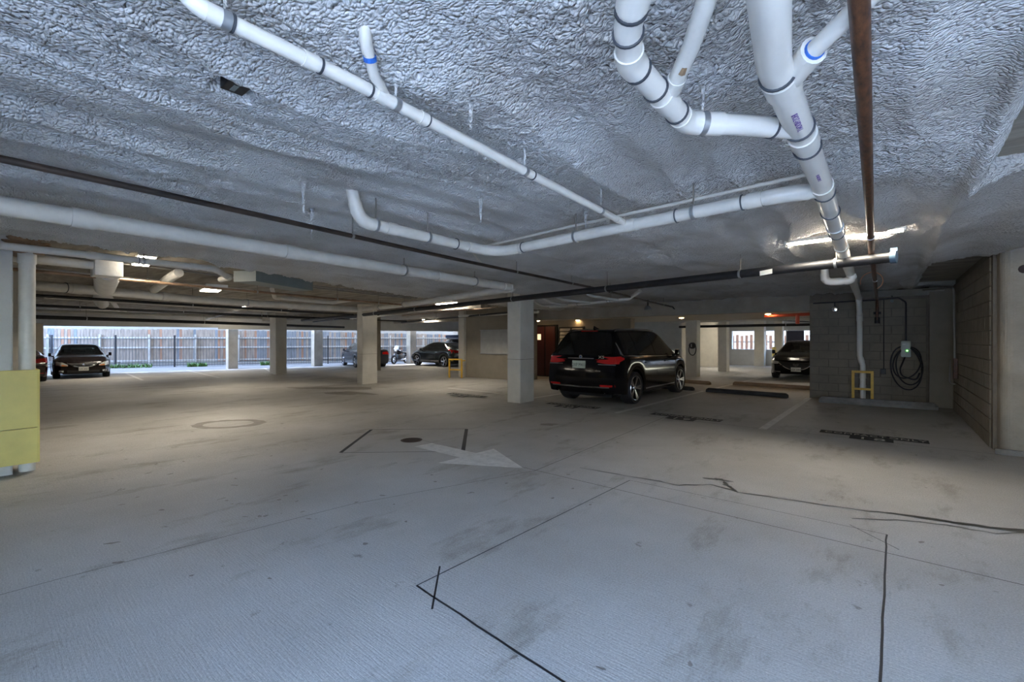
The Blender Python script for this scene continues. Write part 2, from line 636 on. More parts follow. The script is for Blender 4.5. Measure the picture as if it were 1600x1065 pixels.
# saw cut patch in the near floor
fpart('saw_cut', strip([(-2.11, 4.54), (-2.21, 1.77)], .009), M['saw'], 'thin dark saw-cut line')
fpart('saw_cut', strip(jitter([(-2.21, 1.77), (-1.09, 1.68), (-.4, 1.63)], 8, .003, 1), .014), M['saw'], 'thick dark saw-cut line with sealant crumbs')
fpart('saw_cut', strip([(-2.11, 4.54), (0.0, 4.53)], .006), M['saw'])
fpart('saw_cut', strip(jitter([(0.0, 4.53), (-.01, 3.6), (-.02, 2.56), (-.03, 1.4)], 7, .003, 2), .0115), M['saw'])
fpart('saw_cut', strip([(-2.28, 2.02), (-1.95, 1.67)], .012), M['saw'])
fpart('saw_cut', strip([(-.23, 4.58), (.07, 4.26)], .007), M['saw'])
# sealed rectangle round the drain
fpart('saw_cut', strip([(-6.63, 4.37), (-5.58, 3.21)], .05), M['saw'])
fpart('saw_cut', strip([(-4.38, 4.29), (-5.43, 5.4)], .055), M['saw'])
fpart('saw_cut', strip([(-6.63, 4.37), (-5.43, 5.4)], .018), M['saw'])
fpart('saw_cut', strip([(-5.58, 3.21), (-4.38, 4.29)], .016), M['saw'])
# wet crack
ck = [(-2.77, 4.6), (-2.34, 4.65), (-1.92, 4.7), (-1.65, 4.7), (-1.4, 4.93), (-1.14, 4.86), (-0.87, 4.9), (-0.52, 4.97), (-0.15, 5.03), (0.06, 5.11), (0.31, 5.15), (0.58, 5.2), (0.83, 5.3), (1.4, 5.35)]
fpart('wet_crack', strip(jitter(ck, 4, .012, 5), [.014 + .005 * (i % 5) + (.035 if 40 < i else 0) for i in range(53)], .002), M['wet'], 'dark wet crack running across the floor')
def blob(cx, cy, rx, ry, seed, ang=0, n=36, z=.0025, rough=.35):
    rnd = random.Random(seed)
    ph = [rnd.uniform(0, 6.28) for _ in range(6)]
    poly = []
    for k in range(n):
        a = 2 * math.pi * k / n
        q = 1 + rough * sum(math.sin((j + 2) * a + ph[j]) / (j + 2) for j in range(6))
        x, y = rx * q * math.cos(a), ry * q * math.sin(a)
        X, Y = cx + x * math.cos(ang) - y * math.sin(ang), cy + x * math.sin(ang) + y * math.cos(ang)
        poly.append((X, Y, fz(X) + z))
    return MB().add(poly, [tuple(range(n))])
fpart('wet_patch', blob(-1.4, 5.16, .09, .05, 3, .3, rough=.9), M['wet'])
fpart('wet_patch', blob(-1.25, 5.0, .10, .035, 4, -.9, rough=.8), M['wet'])
fpart('wet_patch', blob(.35, 5.16, .4, .028, 9, .2, rough=.6, z=.003), M['wet'])
fpart('wet_crack', strip(jitter([(-.22, 4.74), (.06, 4.95), (.38, 5.07), (.66, 5.08), (.82, 5.25)], 4, .01, 8), .02, .002), M['wet'])
def ring_stain(cx, cy, r0, r1, ang, sq):
    mb = MB(); n = 40; vs = []; fs = []
    rnd = random.Random(11)
    for k in range(n):
        a = 2 * math.pi * k / n
        j = 1 + rnd.uniform(-.06, .06)
        for rr in (r0, r1 * j):
            x, y = rr * math.cos(a), rr * sq * math.sin(a)
            X, Y = cx + x * math.cos(ang) - y * math.sin(ang), cy + x * math.sin(ang) + y * math.cos(ang)
            vs.append((X, Y, fz(X) + .0025))
    for k in range(n):
        a, b = 2 * k, 2 * ((k + 1) % n)
        fs.append((a, a + 1, b + 1, b))
    return mb.add(vs, fs)
fpart('floor_stain', ring_stain(-9.16, 3.09, .42, .62, .7, .75), M['stain'], 'dark ring-shaped water stain')
fpart('floor_stain', blob(-13.6, 7.6, 1.3, .45, 21, .5), M['stain'])
fpart('floor_stain', blob(-11.9, 7.1, .8, .35, 22, .2), M['stain'])
fpart('floor_stain', blob(-4.6, 6.6, .16, .1, 23, .5, z=.002), M['stain'])
rs = random.Random(31)
for i in range(26):
    x, y = rs.uniform(-4.8, .4), rs.uniform(1.2, 4.6)
    fpart('oil_spot', blob(x, y, rs.uniform(.008, .03), rs.uniform(.006, .016), 100 + i, rs.uniform(0, 3), 12), M['stain'])
for i in range(22):
    x = rs.uniform(-6.8, -3.4); y = rs.uniform(.6, 3.0)
    fpart('oil_spot', blob(x, y, rs.uniform(.01, .05), rs.uniform(.008, .02), 200 + i, rs.uniform(0, 3), 12), M['stain'])

# painted stall lines, arrow, stencils
def line(a, b, wd, label):
    o = strip([a, b], wd, .002).build('parking_line', M['white'])
    return tag(o, label, 'stall line')
line((-1.6, 8.55), (-1.53, 13.9), .12, 'white stall line between the two numbered compact spaces')
line((-4.25, 8.5), (-4.1, 13.8), .11, 'white stall line along the right side of the black SUV')
line((-4.05, 14.6), (-3.8, 19.9), .11, 'white stall line leading towards the sedan beyond the opening')
line((-7.0, 9.0), (-6.9, 13.4), .11, 'white stall line left of the black SUV behind the column')
line((-22.8, 4.64), (-28.9, 5.23), .11, 'white stall line beside the parked black sedan near the fence')
line((-21.7, 6.97), (-29.5, 7.86), .11, 'white stall line before the second fence bay')
line((-21.7, 9.23), (-28.0, 11.3), .11, 'white stall line behind the middle column')
line((-10.68, 9.81), (-8.44, 9.69), .11, 'faint white stall line in front of the notice board wall')

t = thing('painted_arrow', 'white painted direction arrow on the floor beside the round drain', 'floor arrow', (-4.2, 4.2, 0))
MB().prism([(-3.27, 4.18), (-4.16, 4.66), (-4.2, 3.70)], .001, .0026).build('arrow_head', M['white'], t)
MB().prism([(-4.19, 4.05), (-4.17, 4.33), (-5.08, 4.35), (-5.10, 4.05)], .001, .0024).build('arrow_shaft', M['white'], t)

t = thing('floor_drain', 'round cast iron drain grate in the floor by the painted arrow', 'drain', (-5.46, 4.28, 0))
MB().lathe([(.14, -.01), (.16, .004), (.13, .005), (.125, -.01)], (-5.46, 4.28, 0), 'z', 28).build('frame', M['castiron'], t)
mb = MB()
for k in range(-3, 4):
    hw = math.sqrt(.13 ** 2 - (k * .034) ** 2)
    mb.box(-5.46 + k * .034 - .009, -5.46 + k * .034 + .009, 4.28 - hw, 4.28 + hw, -.002, .004)
mb.build('grate', M['castiron'], t)
MB().lathe([(.0, .0016), (.13, .0016)], (-5.46, 4.28, 0), 'z', 24).build('sump_shade', M['dark'], t)  # flat black disc, the shade inside the drain put into colour

def stencil(x0, y0, num, label):
    t = thing('floor_stencil', label, 'floor lettering', (x0, y0, 0))
    mb = MB()
    mb.prism([(x0 - .66, y0 - .02), (x0 + .66, y0 - .02), (x0 + .66, y0 + .25), (x0 - .66, y0 + .25)], .001, .0024)
    mb.prism([(x0 - .26, y0 - .27), (x0 + .26, y0 - .27), (x0 + .26, y0 - .02), (x0 - .26, y0 - .02)], .001, .0024)
    mb.build('paint_patch', M['black'], t)
    text_mesh('COMPACT', .19, 'lettering', M['letter'], t, (x0 - .21, y0 + .115, .0032), (0, 0, 0), space=1.15, sx=.78)
    text_mesh('ONLY', .19, 'lettering', M['letter'], t, (x0 + .42, y0 + .115, .0032), (0, 0, 0), space=1.15, sx=.78)
    for k, ch in enumerate(num):
        text_mesh(ch, .27, 'numeral', M['letter'], t, (x0 - .10 + .2 * k, y0 - .145, .0032), (0, 0, 0), sx=1.15)
stencil(-.18, 8.86, '18', 'black floor stencil reading COMPACT ONLY 18 before the charger stall')
stencil(-3.0, 8.80, '19', 'black floor stencil reading COMPACT ONLY 19 right of the black SUV')
stencil(-5.5, 8.72, '20', 'black floor stencil reading COMPACT ONLY 20 behind the black SUV')
stencil(-8.75, 8.60, '21', 'black floor stencil reading COMPACT ONLY 21 left of the column')
# ------------------------------------------------------------------ ceiling: bare slab, sprayed foam under it
SLAB = 2.74
def lerp(a, b, t): return a + (b - a) * t
# edge of the building on the fence side runs obliquely
EDGE = [(-32.6, -1.8), (-30.6, 3.0), (-28.2, 9.0), (-26.6, 13.6), (-24.0, 19.5), (-22.6, 22.7), (-20.5, 29.3)]
mb = MB()
poly = EDGE + [(3.5, 29.3), (3.5, -1.8), (-10, -1.8)]
poly_deck = list(poly)
mb.prism([(x, y) for x, y in reversed(poly)], SLAB, SLAB + .35)
struct(mb, 'ceiling', M['slab'], 'bare brown concrete deck above the foam')

def vnoise(x, y, seed):
    xi, yi = np.floor(x).astype(np.int64), np.floor(y).astype(np.int64)
    xf, yf = x - xi, y - yi
    def g(ix, iy):
        h = (ix * 374761393 + iy * 668265263 + seed * 974711) & 0xffffffff
        h = ((h ^ (h >> 13)) * 1274126177) & 0xffffffff
        h = h ^ (h >> 16)
        a = (h & 0xffff) / 65535.0 * 2 * np.pi
        return np.cos(a), np.sin(a)
    u = xf * xf * xf * (xf * (xf * 6 - 15) + 10)
    v = yf * yf * yf * (yf * (yf * 6 - 15) + 10)
    def d(ix, iy, dx, dy):
        gx, gy = g(ix, iy)
        return gx * dx + gy * dy
    n00 = d(xi, yi, xf, yf); n10 = d(xi + 1, yi, xf - 1, yf)
    n01 = d(xi, yi + 1, xf, yf - 1); n11 = d(xi + 1, yi + 1, xf - 1, yf - 1)
    return (n00 * (1 - u) + n10 * u) * (1 - v) + (n01 * (1 - u) + n11 * u) * v

def axis(stops):
    out = []
    for a, b, s in stops:
        out += list(np.arange(a, b, s))
    out.append(stops[-1][1])
    return np.array(out)
gx = axis([(-9.9, -5.5, .035), (-5.5, -3.4, .02), (-3.4, .9, .0125), (.9, 1.9, .03)])
gy = axis([(-1.8, .3, .06), (.3, 4.9, .0125), (4.9, 7.5, .022), (7.5, 13.92, .04)])
X, Y = np.meshgrid(gx, gy, indexing='ij')
# ripples along the spraying direction, scallops and lumps
wob = vnoise(X * .9, Y * .45, 1) * .5
rip = vnoise(X * 3.0 + wob * 1.3, Y * .36 + wob, 2)
rip = np.sign(rip) * np.abs(rip) ** .8
rid = 1 - np.abs(vnoise(X * 1.7 + wob * 2, Y * .25, 3)) * 2
big = vnoise(X * .55, Y * .55, 4)
lum = np.abs(vnoise(X * 9, Y * 6.5, 5))
lum2 = np.abs(vnoise(X * 21 + 3 * wob, Y * 15, 6))
lum3 = np.abs(vnoise(X * 38 + 5 * wob, Y * 27, 16))
rough = np.clip(.55 + 1.3 * vnoise(X * .8 + 9, Y * .7, 7), .12, 1.0)
th = .066 + .075 * rip + .034 * np.clip(rid, 0, 1) ** 3 + .022 * big + rough * (.030 * lum + .026 * lum2 + .018 * lum3)
# lumpy build-up beside the pipe runs
def near(xa, ya, xb, yb, wd, amp):
    dx, dy = xb - xa, yb - ya
    t = np.clip(((X - xa) * dx + (Y - ya) * dy) / (dx * dx + dy * dy), 0, 1)
    d = np.hypot(X - xa - t * dx, Y - ya - t * dy)
    return amp * np.exp(-(d / wd) ** 2)
lump = near(-1.55, .3, -1.62, 2.2, .16, 1) + near(-3.3, 3.72, -.4, 3.62, .14, 1) + near(-.7, .9, -.7, 2.3, .25, .9) + near(-.2, .8, -.2, 3, .25, .7) \
    + near(-2.2, .6, -1.9, 1.6, .3, .8) + near(-3.3, 1.5, -3.3, 3.4, .18, .7) + near(-4.95, -1, -5.2, 6, .3, .5)
th += lump * (.018 * np.abs(vnoise(X * 14, Y * 14, 8)) + .03 * np.clip(vnoise(X * 7, Y * 7, 9), 0, 1) + .012 * lum3)
# a downstand of foam over the beam at the left, smooth on the face
ex = np.interp(Y, [-4, .6, 1.6, 3.0, 4.2, 5.6, 7.6, 9, 14], [-7.1, -7.1, -7.2, -7.7, -8.4, -8.9, -9.2, -9.45, -9.6]) + .16 * vnoise(X * 2, Y * 2.2, 10) + .09 * vnoise(X * 8, Y * 8, 11)
beam = np.clip((-5.35 - .02 * Y - X) / .35, 0, 1)
beam = beam * beam * (3 - 2 * beam)
th += beam * .05
# ridge line and smoother troweled band to its right
th *= np.where(X > .46, .78, 1.0)
th += .035 * np.exp(-((X - .43 - .012 * vnoise(X * 0, Y * 3, 12)) / .035) ** 2) * np.clip((Y - 2.2) / .5, 0, 1)
th += .022 * np.exp(-((X + 2.62 + .035 * Y) / .05) ** 2) * (Y < 1.9)
th += .06 * np.exp(-((X - .475) / .04) ** 2) * ((Y > 2.5) & (Y < 4.6)) + .05 * np.exp(-((Y - 4.58) / .05) ** 2) * (X > .45)
th += np.exp(-((X - ex - .16) / .16) ** 2) * (.05 * np.abs(vnoise(X * 9, Y * 9, 31)) + .05 * np.clip(vnoise(X * 4, Y * 4, 32), 0, 1) + .03 * lum3)
keep = np.clip((X - ex) / .05, 0, 1)
def patch(x0, x1, y0, y1, s):
    nx = .035 * vnoise(X * 5, Y * 5, s) + .02 * vnoise(X * 14, Y * 14, s + 1)
    return np.clip(np.minimum(np.minimum(X + nx - x0, x1 - X + nx), np.minimum(Y + nx - y0, y1 - Y + nx)) / .03, 0, 1)
# openings in the foam: bare strip at the right wall, panel near the ridge, slot for the strip lamp, box
keep = keep * (1 - patch(.50, 1.3, 9.25, 13.3, 21)) * (1 - patch(.52, 1.6, 2.7, 4.52, 23)) * (1 - patch(-1.03, .25, 6.08, 6.44, 25)) * (1 - patch(-2.32, -2.13, .695, .865, 27))
th = th * keep * keep * (3 - 2 * keep)
Z = SLAB - np.maximum(th, -.01)
ni, nj = len(gx), len(gy)
idx = np.arange(ni * nj).reshape(ni, nj)
ok = th > .004
fm = ok[:-1, :-1] | ok[1:, :-1] | ok[:-1, 1:] | ok[1:, 1:]
q = np.stack([idx[:-1, :-1], idx[:-1, 1:], idx[1:, 1:], idx[1:, :-1]], -1)[fm]
used = np.zeros(ni * nj, bool); used[q.ravel()] = True
remap = np.cumsum(used) - 1
co = np.stack([X, Y, Z], -1).reshape(-1, 3)[used].astype(np.float32)
q = remap[q].astype(np.int32)
me = bpy.data.meshes.new('ceiling_foam')
me.vertices.add(len(co)); me.vertices.foreach_set('co', co.ravel())
me.loops.add(q.size); me.loops.foreach_set('vertex_index', q.ravel())
me.polygons.add(len(q))
me.polygons.foreach_set('loop_start', np.arange(0, q.size, 4, dtype=np.int32))
me.polygons.foreach_set('loop_total', np.full(len(q), 4, np.int32))
me.polygons.foreach_set('use_smooth', np.ones(len(q), bool))
me.update(); me.validate()
me.materials.append(M['foam'])
fo = bpy.data.objects.new('ceiling_foam', me)
COL.objects.link(fo)
fo['kind'] = 'structure'
fo['label'] = 'lumpy white sprayed insulation foam covering the ceiling'

# lower drywall soffit and header beyond the big opening, edge beam along the fence side
struct(MB().box(-12, 3.2, 14.15, 19.5, 2.27, SLAB), 'ceiling_soffit', M['drywall'], 'lower cream drywall soffit with downlights behind the header')
struct(MB().box(-7.2, -1.53, 13.93, 14.15, 2.24, SLAB).box(-12, -7.2, 14.1, 14.3, 2.24, SLAB), 'trim_1', M['tan'], 'tan concrete header beam over the wide opening')
mb = MB()
def obox(mb, a, b, wd, z0, z1, side=0):
    a, b = Vector(a), Vector(b)
    d = (b - a).normalized(); n = Vector((-d.y, d.x)) * wd / 2
    o = n * side
    return mb.prism([tuple(a - n + o), tuple(b - n + o), tuple(b + n + o), tuple(a + n + o)], z0, z1)
for a, b in zip(EDGE[:3], EDGE[1:3]):
    obox(mb, a, b, .4, 2.14, SLAB, 0)
for a, b in zip(EDGE[2:], EDGE[3:]):
    obox(mb, a, b, .4, 2.05, SLAB, 0)
struct(mb, 'trim_2', M['grey'], 'cream edge beam along the open fence side')
mb = MB()
for yb in (-1.2, 10.8, 17.8):
    mb.box(-27, -10.2, yb, yb + .5, 2.52, SLAB)
struct(mb, 'trim_3', M['slab'], 'shallow concrete beams under the bare deck')

# ------------------------------------------------------------------ walls of concrete block
def block_wall(parent, x0, x1, axis, at, face, z0=0, z1=2.6, bl=.405, bh=.2035, m='block'):
    # pieces share one mesh, every second course is shifted by half a block
    mb = MB()
    L, Hh, D = bl - .010, bh - .010, .03
    if axis == 'y':
        v = [(face * -.02, -L / 2, 0), (face * -.02, L / 2, 0), (face * -.02, L / 2, Hh), (face * -.02, -L / 2, Hh),
             (face * .012, -L / 2 + .004, .004), (face * .012, L / 2 - .004, .004), (face * .012, L / 2 - .004, Hh - .004), (face * .012, -L / 2 + .004, Hh - .004)]
    else:
        v = [(-L / 2, face * -.02, 0), (L / 2, face * -.02, 0), (L / 2, face * -.02, Hh), (-L / 2, face * -.02, Hh),
             (-L / 2 + .004, face * .012, .004), (L / 2 - .004, face * .012, .004), (L / 2 - .004, face * .012, Hh - .004), (-L / 2 + .004, face * .012, Hh - .004)]
    mb.add(v, [(4, 5, 6, 7), (0, 1, 5, 4), (1, 2, 6, 5), (2, 3, 7, 6), (3, 0, 4, 7)])
    half = MB()
    hv = [tuple((c * .5 if (i == (1 if axis == 'y' else 0)) else c) for i, c in enumerate(p)) for p in v]
    half.add(hv, [(4, 5, 6, 7), (0, 1, 5, 4), (1, 2, 6, 5), (2, 3, 7, 6), (3, 0, 4, 7)])
    o0 = mb.build('block', M[m], parent); fix_normals(o0)
    oh = half.build('half_block', M[m], parent); fix_normals(oh)
    first = [True, True]
    rows = int((z1 - z0) / bh + .01)
    rnd = random.Random(int(at * 10))
    for r in range(rows):
        p = x0
        seq = []
        if r % 2:
            seq.append((p + bl / 4, 1)); p += bl / 2
        while p + bl <= x1 + .01:
            seq.append((p + bl / 2, 0)); p += bl
        if x1 - p > bl * .45:
            seq.append((p + bl / 4, 1))
        for c, h in seq:
            j = rnd.uniform(-.002, .002)
            loc = (at + j, c, z0 + r * bh) if axis == 'y' else (c, at + j, z0 + r * bh)
            src = (o0, oh)[h]
            if first[h]:
                src.location = loc; first[h] = False
            else:
                copy_child(src, parent, loc)

wr = struct(MB().box(1.12, 1.9, 8.95, 14.2, 0, SLAB), 'wall_right', M['mortar'], 'dim concrete block wall at the right behind the charger stall')
block_wall(wr, 9.08, 13.55, 'y', 1.115, -1, 0.0, 2.65)
wb = struct(MB().box(-1.53, 1.5, 13.95, 14.35, 0, SLAB), 'wall_back', M['mortar'], 'brown concrete block wall carrying the car charger')
block_wall(wb, -1.53, .72, 'x', 13.945, -1, 0.0, 2.5)
struct(MB().box(.74, 1.12, 13.72, 13.95, 0, SLAB), 'trim_4', M['dwall'], 'square concrete pilaster in the corner behind the charger wall')
# sloping foam skirt on top of the back wall
struct(MB().add([(-.5, 13.95, 2.50), (.95, 13.95, 2.50), (1.0, 13.5, 2.62), (-.5, 13.5, 2.62), (-.5, 13.95, 2.66), (.95, 13.95, 2.66)], [(0, 1, 2, 3), (0, 3, 4), (1, 5, 2), (2, 5, 4, 3)]), 'trim_5', M['foam'], 'sloping foam skirt on top of the charger wall')
# rounded front pillar of the right wall and wall beyond it
mb = MB()
rr = .13
poly = [(1.16, 9.0), (1.16, 8.66 + rr)] + [(1.16 + rr - rr * math.cos(a), 8.66 + rr - rr * math.sin(a)) for a in [i * math.pi / 16 for i in range(1, 8)]] + [(1.16 + rr, 8.66), (3.2, 8.66), (3.2, 9.0)]
mb.prism(list(reversed(poly)), 0, SLAB)
pil = struct(mb, 'wall_front', M['tan'], 'tan concrete wall end with a rounded corner at the right edge')
MB().lathe([(.0, .0), (.05, -.004), (.055, .0)], (1.36, 8.658, 2.40), 'y', 10).build('rust_hole', M['castiron'], pil)
mb = MB().box(1.163, 1.28, 8.62, 8.66, .02, .035)
struct(MB().box(1.1, 3.2, 8.62, 8.665, 0, .07), 'baseboard_right', M['stain'], 'stained foot of the cream wall end')
# walls farther back
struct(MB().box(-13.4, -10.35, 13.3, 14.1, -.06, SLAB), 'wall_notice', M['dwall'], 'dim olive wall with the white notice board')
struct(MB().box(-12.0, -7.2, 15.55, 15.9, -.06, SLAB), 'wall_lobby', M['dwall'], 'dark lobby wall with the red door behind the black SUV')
struct(MB().box(-40, -.6, -2.0, -1.8, -.3, SLAB), 'wall_left', M['grey'], 'unseen grey wall limiting daylight, behind the left column')  # unseen wall, its length set to limit daylight from behind
struct(MB().box(3.2, 3.5, 8.66, 30, 0, SLAB), 'wall_east', M['grey'], 'grey wall beyond the charger stall')
mb = MB()
mb.box(-21, -7.05, 29.0, 29.3, -.1, SLAB)
mb.box(-7.05, 3.4, 29.0, 29.3, -.02, .93)
mb.box(-7.05, 3.4, 29.0, 29.3, 1.98, SLAB)
struct(mb, 'wall_far', M['grey'], 'grey far wall with a long open slot under the ceiling')
struct(MB().box(-9.1, -7.0, 26.4, 26.6, -.02, SLAB), 'wall_pale', M['paint'], 'pale lit wall panel far behind the SUV')

struct(MB().box(3.2, 3.5, -1.8, 8.66, -.02, SLAB), 'wall_added_right', M['paint'], 'added cream wall right of the camera, closing off daylight')  # added to shut out daylight from the east side
# unseen masses outside the frame: storeys and lane building, sized to block the sky
mb = MB()
mb.prism([(x, y) for x, y in reversed(poly_deck)], SLAB + .35, 24)
struct(mb, 'sky_block_storeys', M['paint'], 'unseen storeys above the garage, raised to block the sky')
struct(MB().box(-40, 40, -18, -16, -.1, 6.8), 'neighbour_wall', M['paint'], 'unseen pale building across the lane, blocking the low sky')  # height set so the low sky stays hidden from the stalls
mb = MB()
obox(mb, (-44.9, -7.5), (-27.2, 27), 1.0, -.3, 24)  # masses added behind the fence and to the north, cutting the sky
mb.box(-40, 40, 36, 37, -.3, 11)
struct(mb, 'sky_block_masses', M['stucco'], 'added pale masses behind the fence and far side, blocking the sky')
# ------------------------------------------------------------------ columns
def column(x0, x1, y0, y1, z1, label, m='paint', z0=None, joint=None):
    mb = MB().cbox(x0, x1, y0, y1, fz(x0) - .02 if z0 is None else z0, z1, .018)
    o = mb.build('concrete_column', M[m])
    tag(o, label, 'column', 'square concrete columns')
    if joint:
        j = MB().box(x0 - .001, x1 + .001, y0 - .001, y1 + .001, joint, joint + .008).build('form_joint', M['mortar'], o)
    return o
column(-7.06, -6.66, 8.40, 8.94, 2.7, 'wide cream column left of the black SUV', joint=1.02)
column(-14.42, -14.08, 8.92, 9.52, SLAB, 'cream column in the middle with a yellow mark behind it', joint=.98)
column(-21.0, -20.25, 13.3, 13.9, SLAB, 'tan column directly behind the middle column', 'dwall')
column(-22.55, -21.9, 9.35, 9.85, SLAB, 'darker cream column standing in front of the fence bays')
column(-28.9, -28.5, 9.6, 10.1, 2.2, 'pale column at the fence edge right of the parked black sedan', 'tan')
column(-27.3, -26.9, 13.75, 14.3, 2.2, 'pale column at the fence edge left of the slate sedan', 'tan')
column(-25.05, -24.6, 19.2, 19.7, 2.2, 'pale column at the fence edge beside the motorcycle', 'tan')
column(-23.7, -23.2, 22.2, 22.7, 2.2, 'tan column at the fence edge behind the dark grey hatchback', 'tan')
column(-28.6, -28.1, 1.75, 2.32, 2.2, 'dark column left of the parked black sedan', 'dwall')
column(-13.75, -13.42, 13.2, 13.7, SLAB, 'cream corner column beside the notice board wall')
column(-6.30, -5.86, 18.75, 19.2, 2.3, 'cream column carrying the round black charger behind the SUV')
column(-6.1, -5.72, 22.6, 23.1, SLAB, 'brown-sided column behind the round black charger')
column(-5.75, -5.25, 28.4, 29.0, SLAB, 'grey column at the right end of the low far wall')
column(-4.62, -4.25, 27.6, 28.1, SLAB, 'grey column left of the far dark sign')
# near left column with drain pipe and yellow guard
column(-8.1, -7.55, -.45, .385, 2.68, 'grey textured column at the left edge beside the yellow guard', 'grey', z0=-.03)
bc = struct(MB().box(-10.05, -9.55, -.3, .66, -.04, SLAB), 'wall_pier', M['paint'], 'cream block pier behind the left drain pipe')
block_wall(bc, -.28, .66, 'y', -9.545, 1, -.02, 2.6, m='paint')

# ------------------------------------------------------------------ pipes under the foam
t = pipe('drain_pipe', 'thick white drain pipe running from the top towards the charger wall', [(-.20, .95, 2.52), (-.262, 1.485, 2.48), (-.31, 1.84, 2.48), (-.315, 3.4, 2.48), (-.36, 5.4, 2.48), (-.50, 13.35, 2.46), (-.50, 13.78, 2.05), (-.50, 13.82, 1.10), (-.44, 13.80, .88), (-.44, 13.80, 0.0)], .057, M['pvc'], rad=.16,
    coup=[(-.31, 2.0, 2.48), (-.315, 2.62, 2.48), (-.325, 3.55, 2.48), (-.36, 5.95, 2.48), (-.5, 13.8, 2.0), (-.47, 13.8, 1.0), (-.44, 13.8, .62), (-.44, 13.8, .35)],
    rings=[(-.305, 1.92, 2.48), (-.315, 2.47, 2.48), (-.316, 2.75, 2.48), (-.32, 3.68, 2.48), (-.33, 4.25, 2.48), (-.37, 5.9, 2.48), (-.36, 5.15, 2.48)], hang=[(-.35, 4.85, 2.48), (-.42, 8.8, 2.47)], top=SLAB - .06, n=24)
# wye branches on the thick pipe
MB().tube([(-.30, 2.02, 2.48), (-.20, 1.87, 2.49)], .045, 16).build('wye_branch', M['pvc'], t, smooth='auto')
MB().tube([(-.20, 1.87, 2.49), (-.09, 1.75, 2.50), (.20, 1.45, 2.53), (.6, 1.05, 2.56)], .030, 16).build('side_pipe', M['pvc'], t, smooth='auto')
MB().tube([(-.205, 1.877, 2.49), (-.192, 1.862, 2.49)], .047, 16).build('socket', M['pvc'], t)
MB().tube([(-.192, 1.862, 2.49), (-.186, 1.855, 2.49)], .034, 16).build('joint_ring', M['blue'], t)
PR = Matrix(((0, .957, .29), (1, 0, 0), (0, .29, -.957))).to_euler()
text_mesh('IHOZ-HIDOM L', .034, 'pipe_print', M['purple'], t, (-.294, 2.27, 2.4205), PR, space=1.0, sx=.8)
text_mesh('HI-8DOM-2', .024, 'pipe_print', M['purple'], t, (-.300, 3.12, 2.4195), PR, space=1.1)

pipe('branch_pipe', 'white branch pipe with stacked elbows joining the thick drain pipe', [(-.47, 1.10, 2.50), (-.62, 1.32, 2.47), (-.685, 1.47, 2.46), (-.685, 2.05, 2.46), (-.52, 2.21, 2.46), (-.315, 2.48, 2.475)], .044, M['pvc'], rad=.11,
    coup=[(-.55, 1.22, 2.48), (-.685, 1.80, 2.46), (-.60, 2.13, 2.46)], rings=[(-.585, 1.27, 2.47), (-.635, 1.345, 2.465), (-.685, 1.54, 2.46), (-.685, 1.70, 2.46), (-.685, 1.93, 2.46), (-.40, 2.36, 2.47)],
    hang=[(-.63, 2.10, 2.46)], top=SLAB - .07, n=20, coated=True)
t = pipe('vent_pipe', 'foam-spattered white vent pipe curving down into the branch pipe', [(-.34, 1.20, 2.60), (-.42, 1.44, 2.53), (-.52, 1.60, 2.505), (-.685, 1.82, 2.465)], .031, M['pvcold'], rad=.15, coup=[(-.63, 1.74, 2.48)], n=16, elbows=False)
MB().tube([(-.555, 1.645, 2.475), (-.575, 1.672, 2.472)], [.012, .016], 8).build('foam_scab', M['patch'], t)

pipe('diagonal_pipe', 'slim white pipe crossing the upper ceiling diagonally with blue primer joints', [(-1.64, .36, 2.60), (-1.60, .46, 2.50), (-1.60, .97, 2.50), (-1.63, 1.5, 2.50), (-1.69, 3.56, 2.47)], .0255, M['pvc'], rad=.06,
    coup=[(-1.595, .50, 2.5), (-1.60, .80, 2.5), (-1.62, 1.10, 2.5), (-1.625, 1.34, 2.5), (-1.69, 3.40, 2.47)], rings=[(-1.60, .55, 2.5), (-1.60, .84, 2.5), (-1.61, 1.05, 2.5), (-1.63, 1.36, 2.5), (-1.66, 2.2, 2.49)],
    hang=[(-1.595, .53, 2.5), (-1.62, 1.18, 2.5), (-1.655, 2.12, 2.49), (-1.68, 3.1, 2.48)], top=SLAB - .06, n=18, coated=True)
t = pipe('riser_stub', 'short foam-crusted white stub with a blue band joining the diagonal pipe', [(-1.44, .92, 2.68), (-1.48, .95, 2.60), (-1.56, 1.04, 2.54), (-1.615, 1.14, 2.505)], .021, M['pvcold'], rad=.05, n=14)
MB().tube([(-1.515, .99, 2.575), (-1.525, 1.0, 2.565)], .025, 14).build('joint_ring', M['blue'], t)

pipe('loop_pipe', 'white drain pipe with a long sweep below the ceiling in the centre', [(-.32, 3.60, 2.475), (-.50, 3.47, 2.46), (-1.0, 3.50, 2.455), (-3.26, 3.68, 2.43), (-3.28, 2.05, 2.45), (-3.28, 1.98, 2.70)], .048, M['pvcold'], rad=.30,
    coup=[(-.70, 3.48, 2.46), (-1.64, 3.55, 2.45), (-2.95, 3.65, 2.44), (-3.27, 3.30, 2.44), (-3.28, 2.35, 2.45)], rings=[(-.78, 3.48, 2.46), (-1.25, 3.52, 2.45), (-2.85, 3.64, 2.44), (-3.27, 3.10, 2.44)],
    hang=[(-1.12, 3.51, 2.455), (-2.2, 3.6, 2.44), (-3.28, 2.75, 2.45), (-3.28, 2.2, 2.45)], top=SLAB - .06, n=20)
pipe('thin_conduit', 'thin pale conduit along the sweep pipe close to the foam', [(-.38, 3.60, 2.60), (-1.1, 3.64, 2.59), (-2.3, 3.75, 2.59), (-3.9, 3.95, 2.59), (-4.6, 4.9, 2.6)], .014, M['pvcold'], n=8, elbows=False, cat='conduit')
